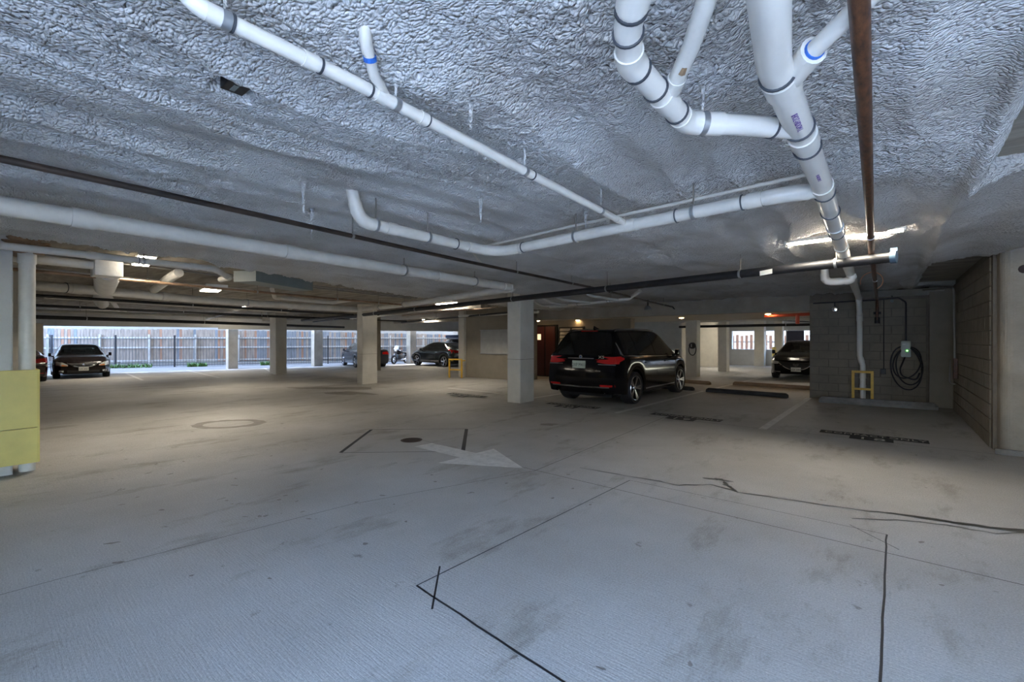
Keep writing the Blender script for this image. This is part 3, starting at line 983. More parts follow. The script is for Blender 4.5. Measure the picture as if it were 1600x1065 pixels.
# sprinkler pipes
pipe('sprinkler_line', 'long thin dark sprinkler pipe running from the left edge under the foam', [(-3.72, -.35, 2.49), (-3.80, .8, 2.49), (-3.90, 1.87, 2.49), (-4.10, 3.76, 2.49), (-4.36, 7.82, 2.49), (-4.75, 11.6, 2.47), (-4.95, 13.6, 2.47)], .0215, M['ironbrown'], rad=.3, hang=[(-3.95, 2.4, 2.49), (-4.2, 5.2, 2.49), (-4.3, 6.9, 2.49), (-4.45, 8.6, 2.48), (-4.85, 12.6, 2.47)], coup=[(-4.36, 7.6, 2.49)], top=SLAB - .06, n=12, elbows=False)
t = pipe('sprinkler_main', 'heavy black sprinkler main crossing the middle of the ceiling', [(.045, 6.36, 2.38), (-4.02, 7.22, 2.38), (-6.92, 7.81, 2.38), (-13.95, 8.95, 2.36), (-20.5, 9.9, 2.36)], .055, M['iron'], rad=.5, top=SLAB - .06, n=18, elbows=False,
    hang=[(-.45, 6.46, 2.38), (-1.52, 6.69, 2.38), (-3.75, 7.16, 2.38), (-6.3, 7.68, 2.38), (-10.5, 8.4, 2.37), (-13.2, 8.8, 2.36)])
MB().tube([(.035, 6.362, 2.38), (.085, 6.352, 2.38)], .068, 18).build('end_clamp', M['clamp'], t, smooth='auto')
MB().box(.03, .09, 6.33, 6.38, 2.44, 2.475).build('clamp_bolt', M['clamp'], t)
mb = MB()
d = Vector((-4.065, .86, 0)).normalized()
nrm = Vector((d.y, -d.x, 0))
if nrm.y > 0: nrm = -nrm
c0 = Vector((-1.18, 6.62, 2.365)) + nrm * .054
lb = [c0 - d * .075 - Vector((0, 0, .03)), c0 + d * .075 - Vector((0, 0, .045)), c0 + d * .075 + Vector((0, 0, .015)), c0 - d * .075 + Vector((0, 0, .03))]
mb.add([tuple(p + nrm * .004) for p in lb], [(0, 1, 2, 3)])
mb.add([tuple(p + nrm * .001) for p in lb], [(3, 2, 1, 0)])
MBL = mb.build('paper_label', M['plate'], t)
MBL['label'] = 'small white paper tag'
t = pipe('sprinkler_riser', 'rusty brown sprinkler pipe running from the top edge to the charger wall', [(-.05, .9, 2.47), (-.075, 2.62, 2.47), (-.13, 6.5, 2.47), (-.17, 13.55, 2.46), (-.17, 13.82, 2.3), (-.17, 13.82, 1.92)], .027, M['rust'], rad=.15, hang=[(-.115, 5.5, 2.47), (-.15, 9.5, 2.47)], coup=[(-.17, 13.82, 2.25), (-.17, 13.82, 1.98)], top=SLAB - .05, n=16)
MB().tube([(-.128 + .075 * math.cos(a), 6.42, 2.425 + .05 * math.sin(a)) for a in [math.pi + i * math.pi / 10 for i in range(11)]], .010, 8).build('u_strap', M['strap'], t)
t = thing('copper_wire', 'curled copper-coloured wire loop hanging from the brown sprinkler pipe', 'wire', (-.18, 9.0, 2.4))
MB().tube([(-.18 + .14 * math.cos(R(a)), 9.0 - .05 * math.cos(R(a)), 2.40 + .14 * math.sin(R(a))) for a in range(195, -75, -15)], .006, 6).build('wire', M['copper'], t)
pipe('trap_pipe', 'short white trap elbow between thick drain pipe and ceiling', [(-.72, 8.3, 2.68), (-.72, 8.3, 2.36), (-.40, 8.3, 2.36), (-.40, 8.3, 2.45)], .05, M['pvc'], rad=.10, coup=[(-.72, 8.3, 2.44), (-.56, 8.3, 2.36)], n=16)

# big left drain pipe and its continuation
pipe('left_drain_pipe', 'large pale drain pipe along the left ceiling beam turning beside the column', [(-4.82, -.6, 2.45), (-4.86, .18, 2.45), (-5.0, 2.06, 2.45), (-5.32, 6.50, 2.45), (-8.88, 7.30, 2.42), (-12.74, 7.93, 2.42)], .070, M['pvcold'], rad=.12,
    coup=[(-4.88, .62, 2.45), (-5.0, 2.3, 2.45), (-5.15, 4.6, 2.45), (-5.3, 6.25, 2.45), (-5.5, 6.55, 2.45), (-12.4, 7.9, 2.42)], hang=[(-5.08, 3.9, 2.45), (-5.22, 5.4, 2.45), (-9.8, 7.45, 2.42), (-11.2, 7.7, 2.42)], top=2.62, n=22)
# white downpipe by the left column
pipe('downpipe', 'white vertical downpipe beside the left column behind the yellow guard', [(-7.66, .50, 2.60), (-7.66, .50, 2.0), (-7.66, .50, -.02)], .070, M['pvcold'], rad=.1, coup=[(-7.66, .50, 2.44)], n=22, elbows=False)
t = thing('foam_clump', 'ragged tan foam clump at the head of the left downpipe', 'foam', (-7.66, .45, 2.6))
bm = bmesh.new()
bmesh.ops.create_icosphere(bm, subdivisions=4, radius=1)
rnd = random.Random(4)
for v in bm.verts:
    n_ = v.co.copy()
    k = 1 + .25 * math.sin(7 * n_.x + 3) * math.cos(6 * n_.y) + .15 * math.sin(17 * n_.z + 5 * n_.x) + rnd.uniform(-.06, .06)
    v.co = Vector((n_.x * .17 * k - 7.68, n_.y * .26 * k + .42, n_.z * .10 * k + 2.58))
mb = MB(); bm.verts.index_update()
mb.add([v.co[:] for v in bm.verts], [[v.index for v in f.verts] for f in bm.faces]); bm.free()
mb.build('foam', M['patch'], t, smooth=True)

# pipes in the bay at the left
pipe('bay_drain_pipe', 'nearest white pipe of the left bay ending in a down elbow', [(-7.30, -.4, 2.5), (-7.30, .56, 2.5), (-7.36, 2.30, 2.5), (-7.75, 2.62, 2.44), (-8.1, 2.62, 2.44)], .042, M['pvcold'], rad=.12, coup=[(-7.3, 1.0, 2.5), (-7.35, 2.05, 2.5)], rings=[(-7.32, 1.45, 2.5)], hang=[(-7.33, 1.5, 2.5)], top=SLAB, n=16)
t = pipe('duct_pipe', 'second white pipe of the left bay with a fat wrapped downward elbow', [(-8.20, -.4, 2.5), (-8.22, .64, 2.5), (-8.28, 1.25, 2.5)], .055, M['pvcold'], n=16)
MB().cbox(-8.50, -8.16, 1.15, 1.45, 2.36, 2.64, .02).build('wrapped_box', M['duct'], t, smooth='auto')
MB().tube([(-8.46, 1.33, 2.48), (-9.3, 1.45, 2.46), (-11.2, 1.72, 2.45)], [.15, .16, .15], 20).build('wrapped_duct', M['duct'], t, smooth='auto')
pipe('bay_sprinkler_pipe', 'brown sprinkler pipe passing below the fat wrapped elbow', [(-8.62, -.3, 2.40), (-8.67, .68, 2.40), (-8.83, 1.4, 2.40), (-9.1, 2.9, 2.40), (-9.5, 5.2, 2.40), (-9.95, 8.0, 2.41)], .022, M['rustlight'], rad=.3, coup=[(-8.74, 1.0, 2.40)], hang=[(-9.2, 3.6, 2.4), (-9.55, 5.4, 2.4), (-9.75, 6.6, 2.4)], top=SLAB, n=12, elbows=False)
pipe('bay_main_pipe', 'long white pipe crossing the left bay below the other pipes', [(-11.1, -.2, 2.42), (-11.2, .88, 2.42), (-11.6, 1.9, 2.42), (-12.3, 3.6, 2.42), (-12.6, 6.0, 2.42), (-12.74, 7.85, 2.42)], .085, M['pvcold'], rad=.4, coup=[(-11.4, 1.35, 2.42), (-12.0, 2.8, 2.42), (-12.6, 6.1, 2.42)], rings=[(-11.35, 1.2, 2.42)], hang=[(-12.4, 4.6, 2.42)], top=SLAB, n=18, elbows=False)
pipe('bay_iron_pipe', 'black iron pipe right below the long white pipe of the left bay', [(-12.3, -.3, 2.33), (-12.42, .96, 2.33), (-12.95, 3.3, 2.33), (-13.2, 4.8, 2.33), (-13.9, 7.4, 2.34), (-14.3, 8.7, 2.36)], .03, M['iron'], rad=.3, coup=[(-12.6, 1.7, 2.33), (-13.05, 4.0, 2.33)], hang=[(-13.0, 3.6, 2.33), (-13.5, 5.9, 2.33)], top=SLAB, n=12, elbows=False)
pipe('far_white_pipe', 'thin white pipe high above the parked black sedan', [(-23.2, .6, 2.5), (-22.9, 3.2, 2.5), (-22.5, 5.75, 2.5), (-22.3, 8.9, 2.5)], .06, M['pvcold'], n=10, elbows=False)
pipe('far_iron_main', 'thick dark pipe in front of the fence bays under the far ceiling', [(-20.9, .3, 2.22), (-21.3, 2.4, 2.22), (-22.1, 5.67, 2.22), (-22.9, 8.3, 2.22), (-24.2, 11.4, 2.22), (-25, 14.6, 2.22)], .065, M['iron'], n=12, elbows=False, hang=[(-21.4, 2.8, 2.22), (-22.4, 6.6, 2.22)], top=SLAB)
pipe('far_branch_pipe', 'thin dark sprinkler branch above the thick dark far pipe', [(-17.5, .4, 2.42), (-18.4, 5.4, 2.42), (-18.8, 9.4, 2.42), (-18.9, 14.5, 2.42)], .03, M['iron'], n=10, elbows=False, hang=[(-17.8, 2.2, 2.42), (-18.3, 4.8, 2.42), (-18.7, 7.4, 2.42)], top=SLAB)
pipe('cross_pipe', 'pale pipe crossing under the deck towards the fence bays', [(-13.0, 2.0, 2.56), (-16.5, 2.7, 2.54), (-20.5, 3.5, 2.52)], .06, M['pvcold'], n=12, elbows=False)
pipe('cross_pipe', 'pale pipe crossing under the deck beside the grey lamp tray', [(-9.0, 2.30, 2.60), (-9.4, 2.25, 2.52), (-11.4, 2.5, 2.5)], .075, M['duct'], rad=.2, n=14)
pipe('cross_pipe', 'stubby pale duct pipe hanging above the parked black sedan', [(-12.6, 1.9, 2.59), (-14.2, 2.1, 2.42), (-15.6, 2.35, 2.42)], .13, M['duct'], rad=.3, n=16, elbows=False)
pipe('cross_pipe', 'slim pale pipe with a raised elbow under the dim middle deck', [(-10.5, 4.4, 2.62), (-11.3, 4.8, 2.50), (-11.7, 6.5, 2.5), (-11.8, 7.1, 2.62)], .045, M['pvcold'], rad=.2, n=12)
for i, (x0, y0, x1, y1, z, r_, m_, lb) in enumerate([
    (-14.5, 5.5, -26.0, 7.8, 2.5, .05, 'pvcold', 'pale pipe running towards the first fence column'),
    (-15.0, 10.2, -24.0, 12.2, 2.45, .04, 'iron', 'dark pipe above the tan column behind the middle column'),
    (-9.6, 9.6, -19.5, 12.4, 2.52, .045, 'pvcold', 'pale pipe over the aisle beside the middle column'),
    (-9.0, 11.6, -20.5, 15.4, 2.42, .035, 'iron', 'dark sprinkler pipe over the aisle left of the notice board'),
    (-9.2, 12.6, -13.4, 12.9, 2.44, .05, 'pvcold', 'pale pipe just in front of the notice board wall'),
    (-9.3, 10.6, -15.8, 11.9, 2.5, .018, 'rustlight', 'thin brown branch pipe left of the wide cream column')]):
    pipe('aisle_pipe', lb, [(x0, y0, z), (x1, y1, z)], r_, M[m_], n=10, hang=[(lerp(x0, x1, .25), lerp(y0, y1, .25), z), (lerp(x0, x1, .6), lerp(y0, y1, .6), z)], top=SLAB)
for lb, nodes, r_, m_ in [
    ('slim white pipe between brown sprinkler pipe and long white pipe', [(-9.4, .35, 2.50), (-9.55, 1.2, 2.50), (-10.0, 2.9, 2.50), (-10.2, 3.9, 2.50)], .035, 'pvcold'),
    ('bare grey conduit right under the deck in the left bay', [(-8.6, .3, 2.66), (-8.8, 2.0, 2.66), (-9.6, 4.9, 2.66), (-10.2, 8.2, 2.66)], .016, 'conduit'),
    ('second bare conduit right under the deck in the left bay', [(-8.9, .3, 2.66), (-9.1, 2.0, 2.66), (-9.9, 4.9, 2.66), (-10.5, 8.2, 2.66)], .016, 'conduit'),
    ('white pipe with a rising elbow over the first dark column', [(-14.5, 1.2, 2.46), (-15.4, 4.4, 2.46), (-15.9, 7.2, 2.46), (-15.9, 7.4, 2.7)], .05, 'pvcold'),
    ('thin dark conduit hung low over the far aisle', [(-16.4, .4, 2.34), (-17.6, 5.6, 2.34), (-18.0, 9.0, 2.34)], .016, 'iron')]:
    pipe('bay_conduit', lb, nodes, r_, M[m_], rad=.1, n=10, elbows=(m_ == 'pvcold'), hang=[((nodes[1][0] + nodes[2][0]) / 2, (nodes[1][1] + nodes[2][1]) / 2, nodes[1][2])], top=SLAB)
# bathroom waste pipes right of the wide column
t = pipe('waste_pipe', 'small white waste pipe with several curved branches right of the wide column', [(-7.6, 11.0, 2.44), (-6.22, 10.5, 2.44), (-4.62, 9.9, 2.44), (-4.3, 9.78, 2.60)], .04, M['pvcold'], rad=.1, coup=[(-6.9, 10.75, 2.44), (-6.2, 10.5, 2.44), (-5.5, 10.23, 2.44), (-5.0, 10.04, 2.44)], rings=[(-6.4, 10.57, 2.44), (-5.3, 10.15, 2.44)], hang=[(-5.2, 10.12, 2.44)], n=12, top=SLAB - .06)
for a, b, c in (((-7.1, 9.75, 2.66), (-7.0, 10.1, 2.5), (-6.8, 10.72, 2.44)), ((-6.5, 9.4, 2.66), (-6.35, 9.7, 2.5), (-5.9, 10.38, 2.44)), ((-5.4, 9.0, 2.66), (-5.3, 9.3, 2.5), (-4.95, 10.02, 2.44)), ((-7.5, 9.8, 2.66), (-7.45, 10.3, 2.44), (-7.0, 10.8, 2.44))):
    pts, _ = fillet([a, b, c], .3)
    MB().tube(pts, .034, 12).build('branch', M['pvcold'], t, smooth='auto')

# foam-coated hanger drips
for i, (x, y, l) in enumerate([(-3.33, 1.62, .16), (-2.6, 2.75, .13), (-2.1, 3.6, .1), (-4.0, 2.02, .2), (-1.5, 1.52, .12)]):
    o = MB().tube([(x, y, SLAB - .05), (x, y, SLAB - .14), (x, y, SLAB - .14 - l)], [.028, .012, .006], 8).build('foam_drip', M['foam'], smooth=True)
    tag(o, ['foam-coated hanger rod stub left of the sweep pipe elbow', 'foam-coated rod stub in the open ceiling between the sweep pipe and the diagonal pipe', 'small foam drip close to the bend of the sweep pipe', 'foam-coated rod stub beside the long thin sprinkler pipe', 'foam drip right of the diagonal pipe near its blue stub'][i], 'foam drip')
# junction box in the foam
t = thing('junction_box', 'small black electrical box set in the foam at the upper left', 'electrical box', (-2.235, .78, 2.62))
mb = MB().cbox(-2.28, -2.17, .735, .825, 2.612, 2.74, .004)
mb.build('box', M['trim'], t)
MB().box(-2.26, -2.20, .765, .785, 2.6105, 2.613).build('faded_print', M['steel'], t)
# ------------------------------------------------------------------ lamps
def strip_lamp(a, b, wd, z, label, tray=.03, m='lamp'):
    a, b = Vector((a[0], a[1])), Vector((b[0], b[1]))
    t = thing('strip_lamp', label, 'lamp', ((a.x + b.x) / 2, (a.y + b.y) / 2, z), group='fluorescent strip lamps')
    obox(MB(), a, b, wd, z + .012, z + tray + .02).build('tray', M['lamphouse'], t)
    d = (b - a).normalized()
    obox(MB(), a + d * .03, b - d * .03, wd * .82, z, z + .012).build('diffuser', M[m], t)
    for p in (a, b):
        s_ = 1 if p is a else -1
        obox(MB(), p, p + d * .02 * s_, wd * .95, z - .003, z + .03).build('end_cap', M['lamphouse'], t)
    return t
strip_lamp((-.93, 6.30), (.16, 6.215), .135, 2.625, 'bright strip lamp recessed in the foam at the right before the black main')
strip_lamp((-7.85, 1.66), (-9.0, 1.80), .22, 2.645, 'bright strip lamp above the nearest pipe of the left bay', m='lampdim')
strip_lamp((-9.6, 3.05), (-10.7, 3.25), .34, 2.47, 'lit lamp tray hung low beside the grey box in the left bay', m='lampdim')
strip_lamp((-25.6, 3.2), (-25.3, 4.6), .16, 2.66, 'distant strip lamp over the parked black sedan')
strip_lamp((-15.5, 5.4), (-16.7, 5.55), .16, 2.70, 'added distant strip lamp behind the grey box of the left bay')  # added like the other far lamps, a regular series for warm light
strip_lamp((-17.5, 11.2), (-18.7, 11.35), .16, 2.66, 'added distant strip lamp above the aisle behind the middle column')
strip_lamp((-26.2, 8.0), (-25.9, 9.2), .16, 2.66, 'added distant strip lamp near the first fence column')
strip_lamp((-20.3, 17.6), (-21.5, 17.7), .16, 2.66, 'distant strip lamp above the dark grey hatchback')
strip_lamp((-10.8, 10.4), (-12.0, 10.5), .16, 2.70, 'added strip lamp hidden among pipes left of the wide column')  # added lamp of the same series
strip_lamp((-3.2, 21.6), (-2.0, 21.6), .16, 2.66, 'added distant strip lamp above the sedan beyond the opening')  # this and the next lamp are added to light the far side
strip_lamp((-6.4, 24.6), (-7.6, 24.6), .16, 2.66, 'added distant strip lamp in front of the pale wall panel')
for i, (x, y, lb) in enumerate([(-10.9, 14.9, 'leftmost warm downlight in the drywall soffit'), (-9.4, 15.5, 'second warm downlight from the left in the soffit'), (-5.55, 16.1, 'warm downlight above the round black charger'), (-2.72, 15.3, 'warm downlight left of the red painted pipe'), (-.4, 16.6, 'warm downlight hidden behind the charger wall')]):
    t = thing('downlight', lb, 'lamp', (x, y, 2.26), group='soffit downlights')
    MB().lathe([(.08, .0), (.095, -.004), (.11, .004), (.11, .02)], (x, y, 2.255), 'z', 20).build('ring', M['trimw'], t)
    MB().lathe([(.0, -.035), (.04, -.03), (.07, -.012), (.08, .0)], (x, y, 2.26), 'z', 16).build('bulb', M['bulb'], t)
t = thing('grey_box', 'long grey-green metal box under the foam edge in the left bay', 'electrical box', (-9.0, 3.3, 2.5))
obox(MB(), (-8.05, 2.95), (-8.75, 4.25), .42, 2.44, 2.60).build('case', M['steel'], t)
obox(MB(), (-8.05, 2.95), (-8.75, 4.25), .44, 2.60, 2.615).build('lid', M['steel'], t)
# ------------------------------------------------------------------ charger wall
t = thing('car_charger', 'grey wall charger with green light and coiled black cable', 'charger', (.345, 13.93, 1.28))
MB().cbox(.255, .435, 13.81, 13.935, 1.09, 1.47, .03).build('shell', M['charger'], t, smooth='auto')
MB().cbox(.27, .42, 13.80, 13.82, 1.28, 1.455, .008).build('face_plate', M['charger'], t, smooth='auto')
MB().box(.285, .335, 13.797, 13.80, 1.375, 1.395).build('badge', M['plate'], t)
MB().lathe([(.0, -.003), (.012, -.002), (.013, .003)], (.365, 13.80, 1.24), 'y', 12).build('status_light', M['led'], t)
def loop(cx, cz, rx, rz, y, a0, a1, n=40, tilt=0):
    out = []
    for i in range(n + 1):
        a = a0 + (a1 - a0) * i / n
        out.append((cx + rx * math.cos(a) + tilt * math.sin(a), y + .012 * math.sin(3 * a), cz + rz * math.sin(a)))
    return out
PI = math.pi
cab = t
MB().tube(loop(.345, .84, .27, .50, 13.86, 0, 2 * PI, 56, -.04), .014, 8).build('cable_loop', M['cable'], cab, smooth=True)
MB().tube(loop(.36, .96, .24, .36, 13.84, 0, 2 * PI, 56, .05), .014, 8).build('cable_loop', M['cable'], cab, smooth=True)
MB().tube(loop(.40, .88, .23, .42, 13.83, 0, 2 * PI, 56, -.02), .014, 8).build('cable_loop', M['cable'], cab, smooth=True)
pts, _ = fillet([(.33, 13.84, 1.10), (.24, 13.83, .82), (.26, 13.83, .66), (.52, 13.83, .56), (.58, 13.83, .74)], .14)
MB().tube(pts, .015, 8).build('cable_tail', M['cable'], cab, smooth=True)
pipe('charger_conduit', 'dark conduit dropping from the wall top to the grey wall charger', [(-1.45, 13.90, 2.42), (-.2, 13.90, 2.44), (.22, 13.90, 2.47), (.345, 13.90, 2.36), (.345, 13.90, 1.46)], .018, M['dconduit'], rad=.1, coup=[(.345, 13.9, 2.0), (-.9, 13.9, 2.43)], n=10, elbows=False, cat='conduit')
pipe('wire_conduit', 'thin dark conduit down the block wall beside the yellow pipe guard', [(-.05, 13.915, 2.46), (-.05, 13.915, .72)], .009, M['dconduit'], n=8, cat='conduit')
t = thing('outlet_box', 'small black outlet box low on the block wall beside the pipe guard', 'outlet', (-.06, 13.9, .75))
MB().cbox(-.11, -.01, 13.86, 13.935, .68, .80, .008).build('box', M['trim'], t)
t = thing('wall_gauge', 'small round pale gauge on the block wall left of the drain pipe', 'lamp', (-1.0, 13.85, 2.3))
MB().lathe([(.0, -.06), (.06, -.055), (.075, -.02), (.05, .0), (.02, .06)], (-1.0, 13.85, 2.25), 'y', 20).build('head', M['chrome'], t, smooth='auto')  # round gauge head on a stem, gives no light
MB().tube([(-1.0, 13.9, 2.25), (-1.0, 13.9, 2.42)], .012, 8).build('stem', M['dconduit'], t)
t = thing('wall_sensor', 'tiny grey sensor knob near the top of the block wall above the charger', 'sensor', (-.02, 13.9, 2.4))
MB().lathe([(.0, -.05), (.035, -.045), (.035, .0)], (.10, 13.9, 2.40), 'y', 14).build('knob', M['steel'], t)
MB().box(.085, .115, 13.87, 13.93, 2.44, 2.52).build('bracket', M['dconduit'], t)
t = thing('pipe_valve', 'black valve body on the brown pipe at the wall', 'valve', (-.17, 13.84, 2.0))
MB().tube([(-.17, 13.84, 2.02), (-.17, 13.84, 1.88)], .05, 14).build('body', M['iron'], t, smooth='auto')
MB().cyl((-.24, 13.84, 2.12), (-.10, 13.84, 2.12), .03, 12).build('flange', M['iron'], t)

def pipe_guard(x, y, wx, h, label, rot=0, dp=.28):
    t = thing('pipe_guard', label, 'guard', (x, y, fz(x)), rot, local=True)
    b = .028
    for s in (-1, 1):
        MB().cbox(s * (wx / 2) - b, s * (wx / 2) + b, -b, b, 0, h, .004).build('post', M['yellow2'], t)
        MB().cbox(s * (wx / 2) - b, s * (wx / 2) + b, b, dp, h - .05, h, .004).build('side_rail', M['yellow2'], t)
    MB().cbox(-wx / 2 - b, wx / 2 + b, -b - .002, b - .002, h, h + .055, .004).build('top_rail', M['yellow2'], t)
    MB().cbox(-wx / 2 + b, wx / 2 - b, -b, b, h * .42, h * .42 + .05, .004).build('middle_rail', M['yellow2'], t)
    return t
pipe_guard(-.44, 13.66, .36, .70, 'yellow steel guard frame around the drain pipe at the charger wall', dp=.22)
pipe_guard(-13.45, 12.75, .55, .72, 'yellow steel guard frame by the notice board wall', R(20), dp=.3)

pipe('right_wall_conduit', 'pale vertical conduit on the right block wall beside the pilaster', [(.62, 13.4, 2.58), (1.06, 12.95, 2.56), (1.06, 12.85, 2.40), (1.06, 12.72, 1.10)], .018, M['conduit'], rad=.08, coup=[(1.06, 12.8, 2.05)], n=10, elbows=False, cat='conduit')
t = thing('handle_box', 'dark switch with a looped grey handle on the right wall conduit', 'switch', (1.07, 12.7, .9))
MB().cbox(1.03, 1.10, 12.62, 12.74, .72, 1.12, .01).build('box', M['rust'], t)
pts, _ = fillet([(1.0, 12.78, 1.08), (.99, 12.78, .62), (1.06, 12.68, .60)], .06)
MB().tube(pts, .014, 8).build('handle', M['conduit'], t, smooth=True)

# yellow corner guard at the left column
t = thing('column_guard', 'yellow metal guard plate wrapped round the left column and downpipe', 'guard', (-7.45, .1, .6))
MB().cbox(-7.50, -7.48, -.6, .575, .50, 1.155, .006).build('upper_plate', M['yellow'], t)
MB().cbox(-7.502, -7.482, -.6, .575, .10, .496, .006).build('lower_plate', M['yellow'], t)
MB().cbox(-7.98, -7.49, .565, .590, .10, 1.155, .006).build('return_plate', M['yellow'], t)

# ------------------------------------------------------------------ wheel stops
def wheel_stop(x0, y0, x1, y1, m, label, h=.115, wd=.15):
    a, b = Vector((x0, y0)), Vector((x1, y1))
    L_ = (b - a).length
    t = thing('wheel_stop', label, 'wheel stop', ((x0 + x1) / 2, (y0 + y1) / 2, fz(x0)), math.atan2(y1 - y0, x1 - x0), 'concrete wheel stops', local=True)
    mb = MB()
    hw, tw, c = wd / 2, wd / 2 * .55, .05
    vs = []
    for x, k in ((-L_ / 2, .7), (-L_ / 2 + c, 1), (L_ / 2 - c, 1), (L_ / 2, .7)):
        vs += [(x, -hw, 0), (x, -hw, h * .45), (x, -tw, h * k), (x, tw, h * k), (x, hw, h * .45), (x, hw, 0)]
    fs = [(0, 1, 2, 3, 4, 5), (23, 22, 21, 20, 19, 18)]
    for i in range(3):
        for k in range(6):
            fs.append((i * 6 + k, (i + 1) * 6 + k, (i + 1) * 6 + (k + 1) % 6, i * 6 + (k + 1) % 6))
    mb.add(vs, fs)
    o = mb.build('block', m, t); fix_normals(o)
    for s in (-1, 1):
        MB().lathe([(.0, .002), (.02, .003), (.022, .0)], (s * L_ * .32, 0, h), 'z', 10).build('anchor_pin', M['castiron'], t)
    return t
wheel_stop(-3.98, 13.62, -1.95, 13.50, M['stopdark'], 'dark wheel stop across the open stall in front of the header opening')
wheel_stop(-3.9, 16.25, -1.62, 16.05, M['stopbrown'], 'brown wheel stop before the black sedan beyond the opening')
wheel_stop(-6.35, 15.95, -4.5, 15.8, M['stopbrown'], 'brown wheel stop beyond the front of the SUV')
wheel_stop(-1.25, 13.12, .84, 13.22, M['stopgrey'], 'long grey wheel stop below the wall charger', .14, .18)
wheel_stop(-6.3, 13.75, -4.35, 13.65, M['stopdark'], 'dark wheel stop touching the front tyres of the black SUV')

# ------------------------------------------------------------------ lobby door, notice board, red pipe, far sign
t = thing('lobby_door', 'dark red lobby door with a small lit window behind the black SUV', 'door', (-11.2, 15.5, 0))
MB().cbox(-11.55, -10.35, 15.48, 15.56, -.03, 2.1, .01).build('frame', M['dark'], t)
MB().cbox(-11.45, -10.98, 15.45, 15.5, 0, 2.03, .01).build('leaf', M['reddoor'], t)
MB().cbox(-10.92, -10.45, 15.45, 15.5, 0, 2.03, .01).build('leaf', M['reddoor'], t)
MB().box(-11.32, -11.15, 15.44, 15.455, 1.48, 1.72).build('lit_pane', mat('lit_pane', (.9, .7, .45), .4, emit=((1, .7, .4), .35)), t)
MB().cyl((-11.42, 15.40, .9), (-11.42, 15.40, 1.2), .015, 8).build('handle', M['chrome'], t)
t = thing('louvre_window', 'pale slatted lobby window left of the black SUV', 'window', (-9.9, 15.5, 1.4))
MB().box(-10.28, -9.1, 15.50, 15.56, .75, 2.0).build('frame', M['trim'], t)
for k in range(2):
    x0 = -10.22 + k * .56
    for j in range(8):
        zz = .85 + j * .14
        MB().add([(x0, 15.46, zz), (x0 + .48, 15.46, zz), (x0 + .48, 15.495, zz + .11), (x0, 15.495, zz + .11)], [(0, 1, 2, 3)]).build('slat', M['conduit'], t)
t = thing('notice_board', 'white notice board on the olive wall left of the wide column', 'board', (-12.0, 13.3, 1.4))
MB().cbox(-12.55, -10.55, 13.26, 13.30, .95, 1.85, .008).build('panel', M['board'], t)
MB().box(-12.58, -10.52, 13.255, 13.30, 1.85, 1.88).build('top_trim', M['strap'], t)
MB().box(-12.58, -10.52, 13.255, 13.30, .92, .95).build('bottom_trim', M['strap'], t)
t = pipe('red_pipe', 'orange-red painted pipe with a drop under the soffit beyond the opening', [(-2.85, 15.56, 2.2), (-1.95, 15.13, 2.2), (-1.2, 14.77, 2.2)], .045, M['redpaint'], n=12, elbows=False, top=2.4)
MB().cyl((-1.95, 15.13, 2.2), (-1.95, 15.13, 1.94), .05, 12).build('drop', M['redpaint'], t)
pipe('soffit_iron_pipe', 'dark pipe crossing beyond the opening above the far sedan', [(-7.2, 20.6, 2.06), (-.8, 20.2, 2.06), (1.2, 20.1, 2.06)], .055, M['iron'], n=12, hang=[(-3, 20.35, 2.06)], top=SLAB)
pipe('soffit_white_pipe', 'pale pipe above the dark pipe beyond the opening', [(-8.2, 21.6, 2.34), (1.5, 21.0, 2.3)], .06, M['pvcold'], n=12)
pipe('soffit_branch', 'thin dark branch slanting under the deck beyond the soffit', [(-6.2, 20.2, 2.5), (-2.6, 25.5, 2.3)], .025, M['iron'], n=10)
pipe('opening_branch', 'thin dark sprinkler end hanging right of the black SUV roof', [(-4.96, 13.6, 2.47), (-4.9, 13.62, 2.40)], .02, M['iron'], n=8, elbows=False)
t = thing('far_sign', 'dark blue board on the far side left of the sedan beyond the opening', 'sign', (-3.9, 27.5, 1.3))
MB().cbox(-4.05, -3.25, 27.4, 27.46, .75, 1.95, .01).build('panel', M['navy'], t)
MB().cbox(-4.05, -4.01, 27.38, 27.48, 0, 2.0, .005).build('post', M['strap'], t)
t = thing('yellow_bollard', 'tall yellow bollard sleeve beside the far grey column', 'bollard', (-4.35, 26.6, 0))
MB().lathe([(.0, 1.12), (.08, 1.10), (.10, 1.04), (.10, 0)], (-4.42, 26.4, 0), 'z', 18).build('sleeve', M['yellow'], t, smooth='auto')
t = thing('round_charger', 'round black charger with looped cable on the column behind the SUV', 'charger', (-6.0, 18.7, 1.2))
MB().lathe([(.0, -.10), (.09, -.095), (.13, -.04), (.13, .05)], (-6.02, 18.70, 1.25), 'y', 22).build('shell', M['trim'], t, smooth='auto')
MB().box(-6.04, -6.0, 18.585, 18.60, 1.19, 1.31).build('handle', M['board'], t)
MB().tube(loop(-6.02, 1.10, .14, .24, 18.72, 0, 2 * PI, 36), .018, 8).build('cable_loop', M['cable'], t, smooth=True)
t = thing('hanging_speaker', 'small grey bell speaker hanging under the header above the SUV', 'speaker', (-4.9, 12.2, 2.4))
px_ = (-5.18, 12.3)
MB().cyl((px_[0], px_[1], 2.66), (px_[0], px_[1], 2.42), .022, 10).build('stem', M['dconduit'], t)
MB().lathe([(.0, 0), (.05, 0), (.09, -.05), (.10, -.11), (.0, -.12)], (px_[0], px_[1], 2.44), 'z', 16).build('bell', M['strap'], t, smooth='auto')
t = thing('yellow_sign', 'small yellow sign on the tan column behind the middle column', 'sign', (-20.3, 13.3, 1.5))
MB().cbox(-20.62, -20.32, 13.26, 13.295, 1.35, 1.85, .006).build('plate', M['yellow2'], t)

